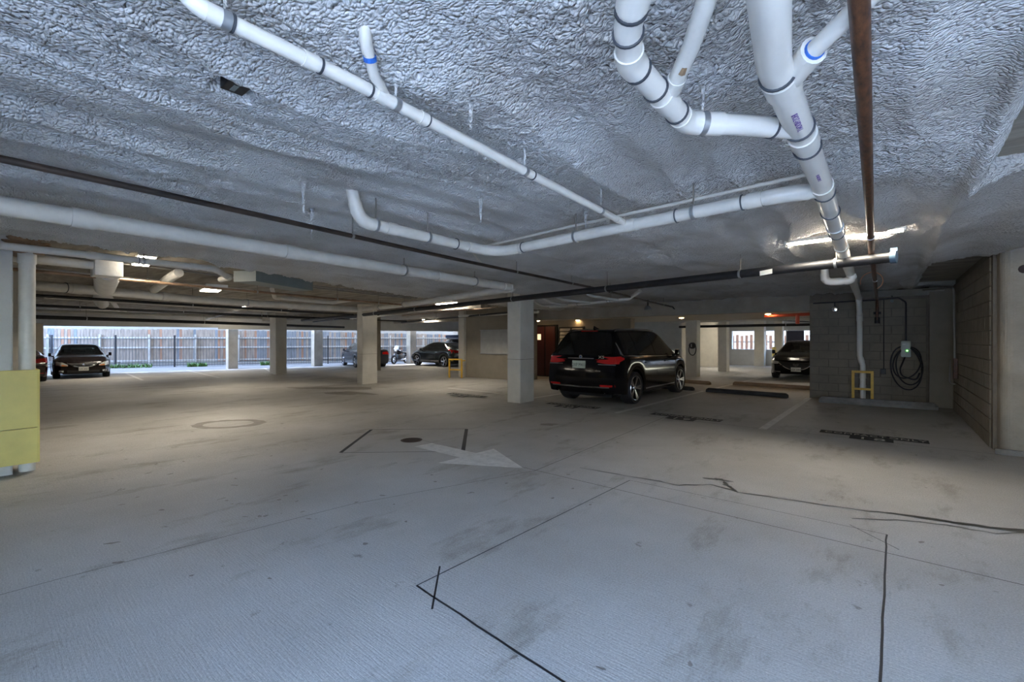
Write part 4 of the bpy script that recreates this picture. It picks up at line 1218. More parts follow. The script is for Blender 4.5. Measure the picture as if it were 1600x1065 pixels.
# ------------------------------------------------------------------ fences on the open side
def fence_pts(a, b):
    a, b = Vector(a), Vector(b)
    return a, (b - a).normalized(), (b - a).length
A, D_, L_ = fence_pts((-38.6, 1.2), (-24.6, 26.0))
NRM = Vector((D_.y, -D_.x))
ang = math.atan2(D_.y, D_.x)
wf = thing('wood_fence', 'weathered wooden board fence behind the iron fence', 'fence', (A.x, A.y, -.2), ang, local=True)
nb = int(L_ / .148)
base = []
rnd = random.Random(3)
for mname in ('wood', 'woodb', 'woodr'):
    mb = MB()
    mb.add([(0, -.01, .05), (.138, -.01, .05), (.138, .012, .05), (0, .012, .05), (0, -.01, 2.02), (.138, -.01, 2.02), (.138, .012, 2.02), (0, .012, 2.02), (.02, -.01, 2.06), (.118, -.01, 2.06), (.118, .012, 2.06), (.02, .012, 2.06)],
           [(3, 2, 1, 0), (0, 1, 5, 4), (1, 2, 6, 5), (2, 3, 7, 6), (3, 0, 4, 7), (4, 5, 9, 8), (5, 6, 10, 9), (6, 7, 11, 10), (7, 4, 8, 11), (8, 9, 10, 11)])
    base.append(mb.build('board', M[mname], wf))
done = [False] * 3
for i in range(nb):
    f = i / nb
    k = 0 if rnd.random() < (.72 if f < .45 else .35) else (2 if rnd.random() < (.45 if f < .45 else .2) else 1)  # grey boards commoner past the middle, blue shade put into colour
    loc = (i * .148, rnd.uniform(-.004, .004), rnd.uniform(-.03, .02) + .27 - .30 * max(0, f - .35) / .65)
    if not done[k]:
        base[k].location = loc; done[k] = True
    else:
        copy_child(base[k], wf, loc)
for zz in (.35, 1.15, 1.75):
    MB().box(0, L_, -.05, -.012, zz, zz + .09).build('rail', M['rail'], wf)
for i in range(int(L_ / 2.4) + 1):
    MB().box(i * 2.4 - .045, i * 2.4 + .045, -.13, -.05, 0, 2.0).build('post', M['rail'], wf)
A2 = A + NRM * .8
fi = thing('iron_fence', 'dark iron picket fence in front of the wooden boards', 'fence', (A2.x, A2.y, -.2), ang, local=True)
mb = MB()
for i in range(int(L_ / .15)):
    x = i * .15
    mb.box(x - .009, x + .009, -.009, .009, .06, 1.86)
mb.build('pickets', M['ironl'], fi, kind='stuff')
for zz in (.12, .26, 1.72):
    MB().box(0, L_, -.018, .018, zz, zz + .04).build('rail', M['ironl'], fi)
for i in range(int(L_ / 2.9) + 1):
    MB().box(i * 2.9 - .04, i * 2.9 + .04, -.04, .04, 0, 1.95).build('post', M['ironf'], fi)
# weeds at the foot of the fence
rnd = random.Random(12)
for ci, (s0, ln, lb) in enumerate([(5.2, 2.4, 'low green weeds at the fence foot right of the parked black sedan'), (9.4, 1.0, 'small tuft of green weeds near the first fence column'), (13.4, 1.2, 'tuft of green weeds left of the darker cream column')]):
    mb = MB()
    for i in range(260):
        p = A2 + D_ * (s0 + rnd.uniform(0, ln)) + NRM * rnd.uniform(.02, .4)
        h = rnd.uniform(.08, .34); a = rnd.uniform(0, 6.28); wv = rnd.uniform(.02, .05)
        dx, dy = math.cos(a), math.sin(a)
        q = (p.x + dx * h * .5, p.y + dy * h * .5, -.2 + h)
        mb.add([(p.x - dy * wv, p.y + dx * wv, -.2 + h * .3), (p.x, p.y, -.2), (p.x + dy * wv, p.y - dx * wv, -.2 + h * .3), q], [(0, 1, 2, 3)])
    o = mb.build('weeds', M['leaf'])
    tag(o, lb, 'weeds', kind='stuff')
# fence seen through the slot of the far wall
t = thing('far_fence', 'rusty picket fence outside the slot in the far wall', 'fence', (-2, 30.6, 0))
mb = MB()
for i in range(46):
    x = -8.5 + i * .26
    mb.box(x, x + .15, 30.6, 30.63, 0, 1.72 + .03 * (i % 3))
mb.build('boards', M['woodr'], t, kind='stuff')
MB().box(-8.6, 3.5, 30.64, 30.7, 1.3, 1.4).build('rail', M['rail'], t)
# ------------------------------------------------------------------ cars
def pl(pts):
    xs = [p[0] for p in pts]; zs = [p[1] for p in pts]
    return lambda x: float(np.interp(x, xs, zs))

def smooth_pl(pts, k=.12):
    f = pl(pts)
    return lambda x: sum(f(x + d * k) * wt for d, wt in ((-1, .15), (-.5, .2), (0, .3), (.5, .2), (1, .15)))

def wheel(root, x, y, r, wd, side, spokes, rimr, split=False):
    t = MB()
    hw = wd / 2
    prof = [(rimr, -hw * .85), (r * .93, -hw), (r * .985, -hw * .8), (r, -hw * .5), (r, hw * .5), (r * .985, hw * .8), (r * .93, hw), (rimr, hw * .85)]
    t.lathe(prof, (x, y, r), 'y', 36)
    ty = t.build('tyre', M['tyre'], root, smooth='auto')
    rm = MB()
    f = side * hw
    rm.lathe([(rimr * 1.01, f * .86), (rimr * .99, f * .93), (rimr * .94, f * .90), (rimr * .90, f * .45), (rimr * .90, -f * .6)], (x, y, r), 'y', 36)
    rm.lathe([(.0, f * .72), (rimr * .16, f * .72), (rimr * .2, f * .6), (rimr * .2, f * .3)], (x, y, r), 'y', 20)
    for k in range(spokes):
        a0 = 2 * PI * k / spokes
        for da in ((-.13, .13) if split else (0,)):
            a = a0
            b = a0 + da
            p0 = (rimr * .14, a); p1 = (rimr * .95, b)
            wi, wo = rimr * (.075 if split else .13), rimr * (.055 if split else .10)
            vs = []
            for (rr_, aa), ww, dep in ((p0, wi, .70), (p1, wo, .90)):
                cx, cz = rr_ * math.cos(aa), rr_ * math.sin(aa)
                nx, nz = -math.sin(aa), math.cos(aa)
                for s_, dd in ((-1, dep), (1, dep), (1, dep - .22), (-1, dep - .22)):
                    vs.append((x + cx + nx * ww * s_, y + f * dd, r + cz + nz * ww * s_))
            rm.add(vs, [(0, 1, 5, 4), (1, 2, 6, 5), (2, 3, 7, 6), (3, 0, 4, 7)])
    ro = rm.build('rim', M['alloy'], ty, smooth='auto')
    fix_normals(ro)
    MB().lathe([(.0, f * .25), (rimr * .92, f * .25)], (x, y, r), 'y', 24).build('spoke_gap_shade', M['dark'], ty)  # near-black disc standing in for the shade behind the spokes
    return ty

class Car:
    def __init__(s, name, label, cat, loc, rot, sp, group=None):
        s.root = thing(name, label, cat, loc, rot, group, local=True)
        s.sp = sp
        s.shell()
    def shell(s):
        sp = s.sp
        W, nose, tail = sp['W'], sp['nose'], sp['tail']
        fa, ra, r = sp['fa'], sp['ra'], sp['r']
        Ra = r + sp.get('arch', .055)
        top = smooth_pl(sp['top'], sp.get('sm', .12)); belt = pl(sp['belt']); wtop = pl(sp['wtop'])
        sill = sp['sill']
        xs = set(np.linspace(tail, nose, 72).round(4))
        for c in (fa, ra):
            xs |= {round(c + Ra * math.cos(a), 4) for a in np.linspace(0, PI, 17)}
        for k in ('ws', 'rw'):
            if k in sp: xs |= set(sp[k])
        for g in sp['side']: xs |= set(g)
        xs = sorted(x for x in xs if tail <= x <= nose)
        # drop near duplicates
        keepx = [xs[0]]
        imp = set(sum([list(g) for g in sp['side']], [])) | set(sp.get('ws', ())) | set(sp.get('rw', ()))
        for x in xs[1:]:
            if x - keepx[-1] < .012:
                if x in imp: keepx[-1] = x
                continue
            keepx.append(x)
        xs = keepx
        xf, xr = pl(sp['front']), pl(sp['rear'])
        def hw(x):
            tf = max(0, (x - (nose - sp['tf'][0])) / sp['tf'][0]); tr = max(0, ((tail + sp['tr'][0]) - x) / sp['tr'][0])
            return W / 2 * (1 - sp['tf'][1] * tf ** 2.4 - sp['tr'][1] * tr ** 2.4)
        rings = []
        for x in xs:
            w_ = hw(x)
            zt = top(x)
            zs = min(belt(x), zt - .055)
            zb = sill(x) if callable(sill) else sill
            endk = max((x - (nose - .35)) / .35, ((tail + .35) - x) / .35, 0)
            zb = zb + .04 * endk
            for c in (fa, ra):
                d = abs(x - c)
                if d < Ra:
                    zb = max(zb, r + math.sqrt(Ra * Ra - d * d))
            zb = min(zb, zs - .12)
            h1 = zs - zb; g = zt - zs
            wt = min(wtop(x) * W / 2, w_ * .93)
            half = [(.90 * w_, zb), (.972 * w_, zb + .015), (.992 * w_, zb + .28 * h1), (1.0 * w_, zb + .58 * h1), (.992 * w_, zb + .82 * h1), (.966 * w_, zs),
                    (lerp(.955 * w_, wt, .07), zs + .07 * g), (lerp(.955 * w_, wt, .5) + .012, zs + .5 * g), (lerp(.955 * w_, wt, .93), zs + .86 * g), (wt * .95, zs + .945 * g), (wt * .78, zs + .985 * g), (wt * .42, zs + .999 * g), (0, zs + g)]
            def place(y, z):
                X_ = x
                tf = max(0, 1 - (nose - x) / sp.get('fo', .55)); tr = max(0, 1 - (x - tail) / sp.get('ro', .55))
                X_ += xf(z) * tf ** 1.5 + xr(z) * tr ** 1.5
                q = 1 - (abs(y) / (W / 2)) ** 2
                X_ += sp.get('bow', .07) * q * (tf ** 2) - sp.get('bowr', .05) * q * (tr ** 2)
                return (X_, y, z)
            ring = [place(y, z) for y, z in half] + [place(-y, z) for y, z in half[-2::-1]]
            rings.append(ring)
        n = len(rings[0]); H = 12
        V = [p for rg in rings for p in rg]
        body, gl, gw, gr = [], [], [], []
        ws, rw = sp.get('ws', (9, 9)), sp.get('rw', (9, 9))
        for i in range(len(xs) - 1):
            xm = (xs[i] + xs[i + 1]) / 2
            for j in range(n - 1):
                jj = j if j < H else n - 2 - j
                q = (i * n + j, (i + 1) * n + j, (i + 1) * n + j + 1, i * n + j + 1)
                if 6 <= jj <= 7 and any(a < xm < b for a, b in sp['side']):
                    gl.append(q)
                elif jj >= 9 and ws[0] < xm < ws[1]:
                    gw.append(q)
                elif jj >= 9 and rw[0] < xm < rw[1]:
                    gr.append(q)
                else:
                    body.append(q)
        mb = MB(); mb.v = list(V); mb.f = body
        # end caps, bowed strips between left and right
        for e, ri in ((0, 0), (1, len(xs) - 1)):
            x = xs[ri]; rg = rings[ri]
            ny = 14
            rows = []
            for j in range(H):
                y0, z0 = rg[j][1], rg[j][2]
                row = []
                for k in range(ny + 1):
                    y = y0 - 2 * y0 * k / ny
                    q0 = 1 - (abs(y0) / (W / 2)) ** 2; q = 1 - (abs(y) / (W / 2)) ** 2
                    b = (sp.get('bow', .07) if e else -sp.get('bowr', .05))
                    row.append((rg[j][0] + b * (q - q0), y, z0))
                rows.append(row)
            vs = [p for row in rows for p in row] + [rg[H]]
            fs = []
            for j in range(H - 1):
                for k in range(ny):
                    a = j * (ny + 1) + k
                    q = (a, a + 1, a + ny + 2, a + ny + 1)
                    fs.append(q if e else q[::-1])
            for k in range(ny):
                a = (H - 1) * (ny + 1) + k
                fs.append((a, a + 1, len(vs) - 1) if e else (a + 1, a, len(vs) - 1))
            mb.add(vs, fs)
        full = MB(); full.v = list(mb.v); full.f = list(mb.f) + gl + gw + gr
        s.bvh = BVHTree.FromPolygons([Vector(p) for p in full.v], full.f)
        o = mb.build('body', sp['paint'], s.root, smooth=True)
        bm = bmesh.new(); bm.from_mesh(o.data)
        bmesh.ops.remove_doubles(bm, verts=bm.verts, dist=.0008)
        bmesh.ops.delete(bm, geom=[v for v in bm.verts if not v.link_faces], context='VERTS')
        bmesh.ops.recalc_face_normals(bm, faces=bm.faces)
        bm.to_mesh(o.data); bm.free()
        o.data.shade_smooth()
        try: o.data.set_sharp_from_angle(angle=R(48))
        except Exception: pass
        s.body = o
        def sub(name, faces, m):
            if not faces: return None
            used = sorted({v for f in faces for v in f}); mp = {v: i for i, v in enumerate(used)}
            q = MB(); q.v = [V[v] for v in used]; q.f = [tuple(mp[v] for v in f) for f in faces]
            ob = q.build(name, m, s.root, smooth=True); fix_normals(ob)
            return ob
        # split the side glass into left and right panes and by pillars
        for (a, b) in sp['side']:
            for sgn in (1, -1):
                fc = [f for f in gl if a < (V[f[0]][0] + V[f[1]][0]) / 2 < b + .3 and a - .05 < sum(xs[v // n] for v in f) / 4 < b + .02 and sum(V[v][1] for v in f) * sgn > 0]
                sub('side_window', fc, sp['sideglass'])
        sub('windscreen', gw, sp['wsglass'])
        sub('rear_window', gr, sp['rearglass'])
        # floor pan, wheel wells
        fp = MB().box(tail + .25, nose - .25, -W / 2 + .30, W / 2 - .30, .20, .34)
        fp.box(ra + Ra + .02, fa - Ra - .02, -W / 2 * .9, W / 2 * .9, .22, .30)
        fp.build('floor_pan', M['dark'], s.root)
        if sp.get('cabin', True):
            sc = MB()
            wx = ws[0] if ws[0] < 9 else fa - .6
            z0 = belt(0) - .1
            for sx, sy in ((wx - 1.15, .36), (wx - 1.15, -.36)):
                sc.cbox(sx - .09, sx + .07, sy - .23, sy + .23, .45, z0 + .22, .04)
                sc.cbox(sx - .09, sx + .0, sy - .12, sy + .12, z0 + .24, z0 + .42, .03)
            sc.cbox(wx - 2.1, wx - 1.95, -.62, .62, .45, z0 + .2, .04)
            sc.box(wx - .55, wx + .15, -W / 2 * .8, W / 2 * .8, .5, z0 + .02)
            sc.build('seats', M['seat'], s.root)
        for x, nm in ((fa, 'f'), (ra, 'r')):
            for sgn in (1, -1):
                wheel(s.root, x, sgn * (W / 2 - sp.get('wd', .23) / 2 - .012), r, sp.get('wd', .23), sgn, sp.get('spokes', 5), sp.get('rimr', r * .70), sp.get('split', False))
    def decal(s, name, m, axis, cols, off=.006, nu=5, nv=4, thick=.014, parent=None):
        # cols: (a, lo, hi); axis 'x+','x-' uses a=y, 'y+','y-' uses a=x, 'z' uses a=x with lo/hi=y
        A_ = [c[0] for c in cols]
        st = []
        for i in range(len(cols) - 1):
            for k in range(nu):
                t = k / nu
                st.append(tuple(lerp(cols[i][q], cols[i + 1][q], t) for q in range(3)))
        st.append(cols[-1])
        pts = []
        for a, lo, hi in st:
            for k in range(nv + 1):
                z = lerp(lo, hi, k / nv)
                if axis[0] == 'x':
                    d = -1 if axis[1] == '+' else 1
                    h = s.bvh.ray_cast(Vector((-d * 6, a, z)), Vector((d, 0, 0)))
                elif axis[0] == 'y':
                    d = -1 if axis[1] == '+' else 1
                    h = s.bvh.ray_cast(Vector((a, -d * 4, z)), Vector((0, d, 0)))
                else:
                    h = s.bvh.ray_cast(Vector((a, z, 4)), Vector((0, 0, -1)))
                if h[0] is None:
                    pts.append(None)
                else:
                    nn = h[1]
                    dirv = {'x': Vector((1 if axis[-1] == '+' else -1, 0, 0)), 'y': Vector((0, 1 if axis[-1] == '+' else -1, 0)), 'z': Vector((0, 0, 1))}[axis[0]]
                    if nn.dot(dirv) < 0: nn = -nn
                    pts.append((h[0] + nn * off, h[0] - nn * thick))
        nvv = nv + 1
        mb = MB(); idx = {}
        def vid(i, k):
            if (i, k) not in idx:
                idx[(i, k)] = len(mb.v); mb.v.append(tuple(pts[i][k]))
            return idx[(i, k)]
        faces = []
        for i in range(len(st) - 1):
            for k in range(nv):
                q = (i * nvv + k, (i + 1) * nvv + k, (i + 1) * nvv + k + 1, i * nvv + k + 1)
                if any(pts[z] is None for z in q): continue
                faces.append(q)
        if not faces: return None
        edges = {}
        for q in faces:
            for a, b in zip(q, q[1:] + q[:1]):
                edges[(min(a, b), max(a, b))] = edges.get((min(a, b), max(a, b)), 0) + 1
        for q in faces: mb.f.append(tuple(vid(z, 0) for z in q))
        for (a, b), c in edges.items():
            if c == 1: mb.f.append((vid(a, 0), vid(b, 0), vid(b, 1), vid(a, 1)))
        o = mb.build(name, m, parent or s.root, smooth=True)
        fix_normals(o)
        try: o.data.set_sharp_from_angle(angle=R(50))
        except Exception: pass
        return o
    def both(s, name, m, axis, cols, **k):
        a = s.decal(name, m, axis, cols, **k)
        if axis[0] == 'x':
            b = s.decal(name, m, axis, [(-c[0], c[1], c[2]) for c in cols], **k)
        else:
            b = s.decal(name, m, 'y-' if axis == 'y+' else 'y+', cols, **k)
        return a, b
    def mirrors(s, x, z, w_, m):
        for sg in (1, -1):
            mb = MB().cbox(x - .10, x + .09, sg * (w_ + .03) - .10 * (1 if sg < 0 else 0), sg * (w_ + .03) + .10 * (1 if sg > 0 else 0) + .0, z - .01, z + .15, .035)
            mb.cbox(x - .03, x + .07, sg * (w_ - .03) - .06, sg * (w_ - .03) + .06, z - .03, z + .03, .01)
            mb.build('mirror', m, s.root, smooth='auto')
    def plate(s, e, y, z, w_, h, txt, pm='plate', tilt=0):
        d = 1 if e == '+' else -1
        h0 = s.bvh.ray_cast(Vector((d * 6, y, z)), Vector((-d, 0, 0)))
        x = h0[0].x + d * .022
        p = MB().cbox(min(x, x - d * .03), max(x, x - d * .03), y - w_ / 2, y + w_ / 2, z - h / 2, z + h / 2, .004).build('licence_plate', M[pm], s.root)
        if txt:
            rot = (R(90), 0, R(90) if d > 0 else R(-90))
            o = text_mesh(txt, h * .62, 'plate_number', M['ink'], p, (x + d * .002, y, z - h * .06), rot, sx=.78)
        return p
    def xs_at(s, e, y, z):
        d = 1 if e == '+' else -1
        h = s.bvh.ray_cast(Vector((d * 6, y, z)), Vector((-d, 0, 0)))
        return h[0].x if h[0] else 0

# --- black SUV, seen from the rear right
suv = Car('suv', 'black SUV parked nose-in right of the wide cream column, red tail lights', 'car', (-5.42, 11.43, 0), R(90), dict(
    W=1.94, nose=2.32, tail=-2.40, fa=1.465, ra=-1.465, r=.375, arch=.05, wd=.29, rimr=.285, spokes=5, split=True,
    top=[(-2.40, 1.70), (-1.9, 1.735), (-.9, 1.765), (0, 1.765), (.45, 1.72), (.68, 1.64), (1.38, 1.16), (1.9, 1.06), (2.2, .98), (2.32, .86)],
    belt=[(-2.4, 1.16), (-1.5, 1.12), (1.3, 1.04), (2.3, .85)], wtop=[(-2.4, .64), (-1.8, .66), (.4, .67), (.75, .68), (1.4, .78), (2.3, .80)],
    sill=.25, front=[(.2, -.12), (.45, 0), (.65, .02), (.9, -.12), (1.0, -.2)], rear=[(.2, .14), (.4, .03), (.6, .0), (.95, .07), (1.15, .13), (1.7, .52)],
    tf=(.9, .22), tr=(.7, .11), bow=.10, bowr=.07, ro=.75, ws=(.66, 1.36), side=[(-2.02, -1.30), (-1.26, -.28), (-.22, .92)],
    paint=M['carblack'], sideglass=M['glassdark'], wsglass=M['glass'], rearglass=M['glassdark']))
s = suv
s.decal('rear_window', M['glassdark'], 'x-', [(-.74, 1.18, 1.24), (-.64, 1.16, 1.50), (-.57, 1.15, 1.63), (-.3, 1.14, 1.665), (.3, 1.14, 1.665), (.57, 1.15, 1.63), (.64, 1.16, 1.50), (.74, 1.18, 1.24)], nu=5, nv=6)
s.decal('spoiler_lamp', M['tail'], 'x-', [(-.22, 1.685, 1.695), (.22, 1.685, 1.695)], off=.02)
for sg in (1, -1):
    a = s.decal('tail_lamp', M['tail'], 'x-', [(sg * .42, .985, 1.01), (sg * .62, .955, 1.045), (sg * .70, .95, 1.06), (sg * .74, .95, 1.10), (sg * .895, .955, 1.12)], nu=6, off=.012)
    s.decal('lamp_trim', M['chrome'], 'x-', [(sg * .46, .93, .945), (sg * .86, .925, .94)], nu=6, off=.012, parent=a)
    s.decal('tail_lamp_wrap', M['tail'], 'y+' if sg > 0 else 'y-', [(-2.36, .98, 1.11), (-2.2, 1.0, 1.11), (-2.05, 1.05, 1.09)], nu=5, off=.010)
    s.decal('reflector', M['tail'], 'x-', [(sg * .52, .455, .495), (sg * .86, .455, .50)], nu=4, off=.010)
    MB().tube([(-2.42, sg * .60, .34), (-2.28, sg * .60, .34)], .045, 18, cap=False).build('exhaust_tip', M['chrome'], s.root, smooth='auto')
    s.decal('roof_rail', M['trim'], 'z', [(-1.9, sg * .575, sg * .605), (.3, sg * .575, sg * .605)], nu=16, nv=1, off=.035, thick=.05)
    s.decal('window_trim', M['chrome'], 'y+' if sg > 0 else 'y-', [(-2.05, 1.125, 1.14), (-1.2, 1.10, 1.115), (0, 1.075, 1.09), (1.0, 1.055, 1.07)], nu=8, nv=1, off=.006)
    s.decal('window_trim', M['chrome'], 'y+' if sg > 0 else 'y-', [(-2.12, 1.16, 1.40), (-2.09, 1.14, 1.44), (-2.06, 1.13, 1.20)], nu=4, nv=3, off=.006)
    s.decal('sill_trim', M['alloy'], 'y+' if sg > 0 else 'y-', [(-.95, .315, .34), (.95, .315, .34)], nu=14, nv=1, off=.012)
    for dx in (-.95, .25):
        s.decal('door_handle', M['carblack'], 'y+' if sg > 0 else 'y-', [(dx, .93, .965), (dx + .2, .93, .965)], nu=3, nv=2, off=.03)
    s.decal('door_seam', M['dark'], 'y+' if sg > 0 else 'y-', [(-.255, .36, 1.05), (-.249, .36, 1.05)], nu=1, nv=8, off=.0015)
s.decal('bumper_trim', M['alloy'], 'x-', [(-.74, .43, .455), (-.4, .425, .45), (0, .42, .445), (.4, .425, .45), (.74, .43, .455)], nu=5, nv=1, off=.02)
s.decal('tailgate_handle', M['chrome'], 'x-', [(-.34, 1.055, 1.075), (.34, 1.055, 1.075)], nu=6, nv=1, off=.012)
xb = s.xs_at('-', 0, 1.10)
em = MB().lathe([(.0, -.016), (.041, -.016), (.043, .01)], (xb, 0, 1.105), 'x', 20).build('round_emblem', M['chrome'], s.root, smooth='auto')
MB().lathe([(.0, -.018), (.026, -.018)], (xb, 0, 1.105), 'x', 16).build('emblem_centre', mat('emblem_blue', (.06, .16, .4), .3), em)
s.plate('-', .02, .93, .34, .17, 'DXP M411', 'plateg')
text_mesh('X5', .085, 'model_badge', M['chrome'], s.root, (s.xs_at('-', -.5, 1.11) - .012, -.52, 1.10), (R(90), 0, R(-90)), extr=.004, sx=1.5)
text_mesh('xDrive', .05, 'drive_badge', M['chrome'], s.root, (s.xs_at('-', -.47, .80) - .012, -.47, .80), (R(90), 0, R(-90)), extr=.004)
s.mirrors(.98, 1.08, .95, M['carblack'])
for sg in (1, -1):
    s.decal('head_lamp', M['head'], 'x+', [(sg * .5, .76, .84), (sg * .85, .78, .9)], nu=5)
s.decal('grille', M['trim'], 'x+', [(-.3, .6, .85), (.3, .6, .85)], nu=6)
fin = MB().add([(-1.75, -.02, 1.74), (-1.5, -.02, 1.75), (-1.75, .02, 1.74), (-1.5, .02, 1.75), (-1.74, -.005, 1.82), (-1.74, .005, 1.82)], [(0, 1, 4), (2, 5, 3), (0, 4, 5, 2), (1, 3, 5, 4)]).build('antenna_fin', M['carblack'], s.root)

def sedan_spec(**k):
    d = dict(W=1.83, nose=2.30, tail=-2.42, fa=1.39, ra=-1.39, r=.325, wd=.22, spokes=5,
        top=[(-2.42, .98), (-2.3, 1.06), (-1.72, 1.10), (-1.66, 1.11), (-.85, 1.41), (-.35, 1.465), (.15, 1.46), (.42, 1.40), (1.28, 1.00), (1.8, .90), (2.15, .80), (2.30, .70)],
        belt=[(-2.4, .98), (-1, .95), (1.2, .90), (2.3, .68)], wtop=[(-2.4, .80), (-1.7, .80), (-.9, .66), (.4, .66), (1.28, .78), (2.3, .78)],
        sill=.21, front=[(.2, -.10), (.42, 0), (.6, 0), (.75, -.10), (.9, -.2)], rear=[(.2, .12), (.45, 0), (.7, 0), (1.0, .06)],
        tf=(.85, .24), tr=(.7, .12), bow=.13, bowr=.07, ws=(.43, 1.26), rw=(-1.66, -.84), side=[(-1.42, -.52), (-.46, .72)],
        paint=M['carblack'], sideglass=M['glass'], wsglass=M['glass'], rearglass=M['glass'])
    d.update(k)
    return d

# --- black sedan facing the camera by the fence
s = Car('sedan', 'black sedan facing the camera with a chrome V grille, by the fence', 'car', (-28.6, 3.52, -.166), R(-4), sedan_spec(paint=M['carbrown']))
s.decal('grille', M['trim'], 'x+', [(-.46, .655, .67), (-.25, .53, .665), (0, .52, .66), (.25, .53, .665), (.46, .655, .67)], nu=6, nv=4)
for sg in (1, -1):
    s.decal('chrome_wing', M['chrome'], 'x+', [(sg * .19, .50, .545), (sg * .28, .515, .575), (sg * .50, .655, .685)], nu=5, nv=2, off=.016)
    hl = s.decal('head_lamp', M['head'], 'x+', [(sg * .48, .545, .60), (sg * .64, .55, .70), (sg * .82, .57, .735)], nu=6, nv=4, off=.012)
    s.decal('turn_lamp', M['amber'], 'x+', [(sg * .50, .55, .575), (sg * .66, .56, .60)], nu=3, nv=2, off=.018, parent=hl)
    s.decal('fog_lamp', M['alloy'], 'x+', [(sg * .60, .30, .37), (sg * .74, .30, .38)], nu=3, nv=2, off=.006)
    s.decal('door_seam', M['dark'], 'y+' if sg > 0 else 'y-', [(-.495, .3, .9), (-.487, .3, .9)], nu=1, nv=6, off=.0015)
s.decal('chrome_wing', M['chrome'], 'x+', [(-.19, .50, .525), (.19, .50, .525)], nu=5, nv=1, off=.016)
s.decal('lower_grille', M['trim'], 'x+', [(-.5, .27, .36), (0, .26, .37), (.5, .27, .36)], nu=6, nv=2)
xb = s.xs_at('+', 0, .60)
MB().lathe([(.0, .022), (.05, .02), (.055, .0)], (xb, 0, .60), 'x', 20).build('round_emblem', M['chrome'], s.root, smooth='auto')
s.plate('+', .0, .425, .31, .155, 'KJN 4467')
s.mirrors(.78, .93, .90, M['carbrown'])

# --- black sedan beyond the opening
s = Car('sedan', 'black sedan with a curved chrome grille line, beyond the header opening', 'car', (-2.55, 21.75, 0), R(-90), sedan_spec(W=1.84, bow=.10, paint=M['carblack']))
s.decal('grille', M['trim'], 'x+', [(-.58, .66, .68), (-.32, .44, .66), (0, .40, .66), (.32, .44, .66), (.58, .66, .68)], nu=6, nv=4)
for sg in (1, -1):
    s.decal('chrome_wing', M['chrome'], 'x+', [(0, .375, .40), (sg * .22, .40, .425), (sg * .36, .47, .50), (sg * .60, .655, .68)], nu=5, nv=1, off=.018)
    hl = s.decal('head_lamp', M['head'], 'x+', [(sg * .56, .60, .67), (sg * .70, .59, .70), (sg * .85, .60, .73)], nu=5, nv=3, off=.012)
    s.decal('fog_lamp', M['alloy'], 'x+', [(sg * .5, .285, .32), (sg * .74, .30, .335)], nu=4, nv=1, off=.008)
xb = s.xs_at('+', 0, .585)
for sg in (1, -1):
    MB().tube([(xb + .02, 0, .57), (xb + .02, sg * .03, .59), (xb + .015, sg * .07, .605), (xb + .0, sg * .085, .585), (xb + .01, sg * .06, .545), (xb + .02, 0, .53)], .008, 6).build('emblem_wing', M['chrome'], s.root)
s.plate('+', 0, .40, .31, .155, 'LGX 2083')
s.mirrors(.78, .93, .90, M['carblack'])

# --- dark red car at the left edge, rear towards the camera
s = Car('sedan', 'dark red car with lit red tail lamp, half hidden behind the left downpipe', 'car', (-27.0, 1.28, -.157), R(180), sedan_spec(paint=M['carred'], bowr=.09))
for sg in (1, -1):
    s.decal('tail_lamp', M['tail'], 'x-', [(sg * .40, .78, .86), (sg * .62, .76, .93), (sg * .86, .78, .95)], nu=6, nv=3, off=.012)
    s.decal('tail_lamp_wrap', M['tail'], 'y+' if sg > 0 else 'y-', [(-2.38, .80, .94), (-2.1, .86, .92)], nu=4, nv=2, off=.010)
s.decal('bumper_trim', M['tail'], 'x-', [(-.86, .37, .40), (0, .36, .39), (.86, .37, .40)], nu=8, nv=1, off=.012)
s.plate('-', 0, .62, .31, .155, '')
s.mirrors(.78, .93, .90, M['carred'])

# --- slate sedan behind the middle column
s = Car('sedan', 'slate sedan by the fence, its middle hidden behind the middle column', 'car', (-25.0, 15.9, -.143), R(163), sedan_spec(W=1.80, paint=M['carslate'], rimr=.24))
for sg in (1, -1):
    s.decal('tail_lamp', M['tail'], 'x-', [(sg * .42, .78, .90), (sg * .86, .76, .95)], nu=6, nv=3, off=.012)
    s.decal('tail_lamp_wrap', M['tail'], 'y+' if sg > 0 else 'y-', [(-2.38, .80, .94), (-2.1, .84, .93)], nu=4, nv=2, off=.010)
    s.decal('head_lamp', M['head'], 'x+', [(sg * .5, .56, .62), (sg * .84, .58, .72)], nu=5, nv=2)
s.plate('-', 0, .62, .31, .155, '')
s.mirrors(.78, .93, .90, M['carslate'])

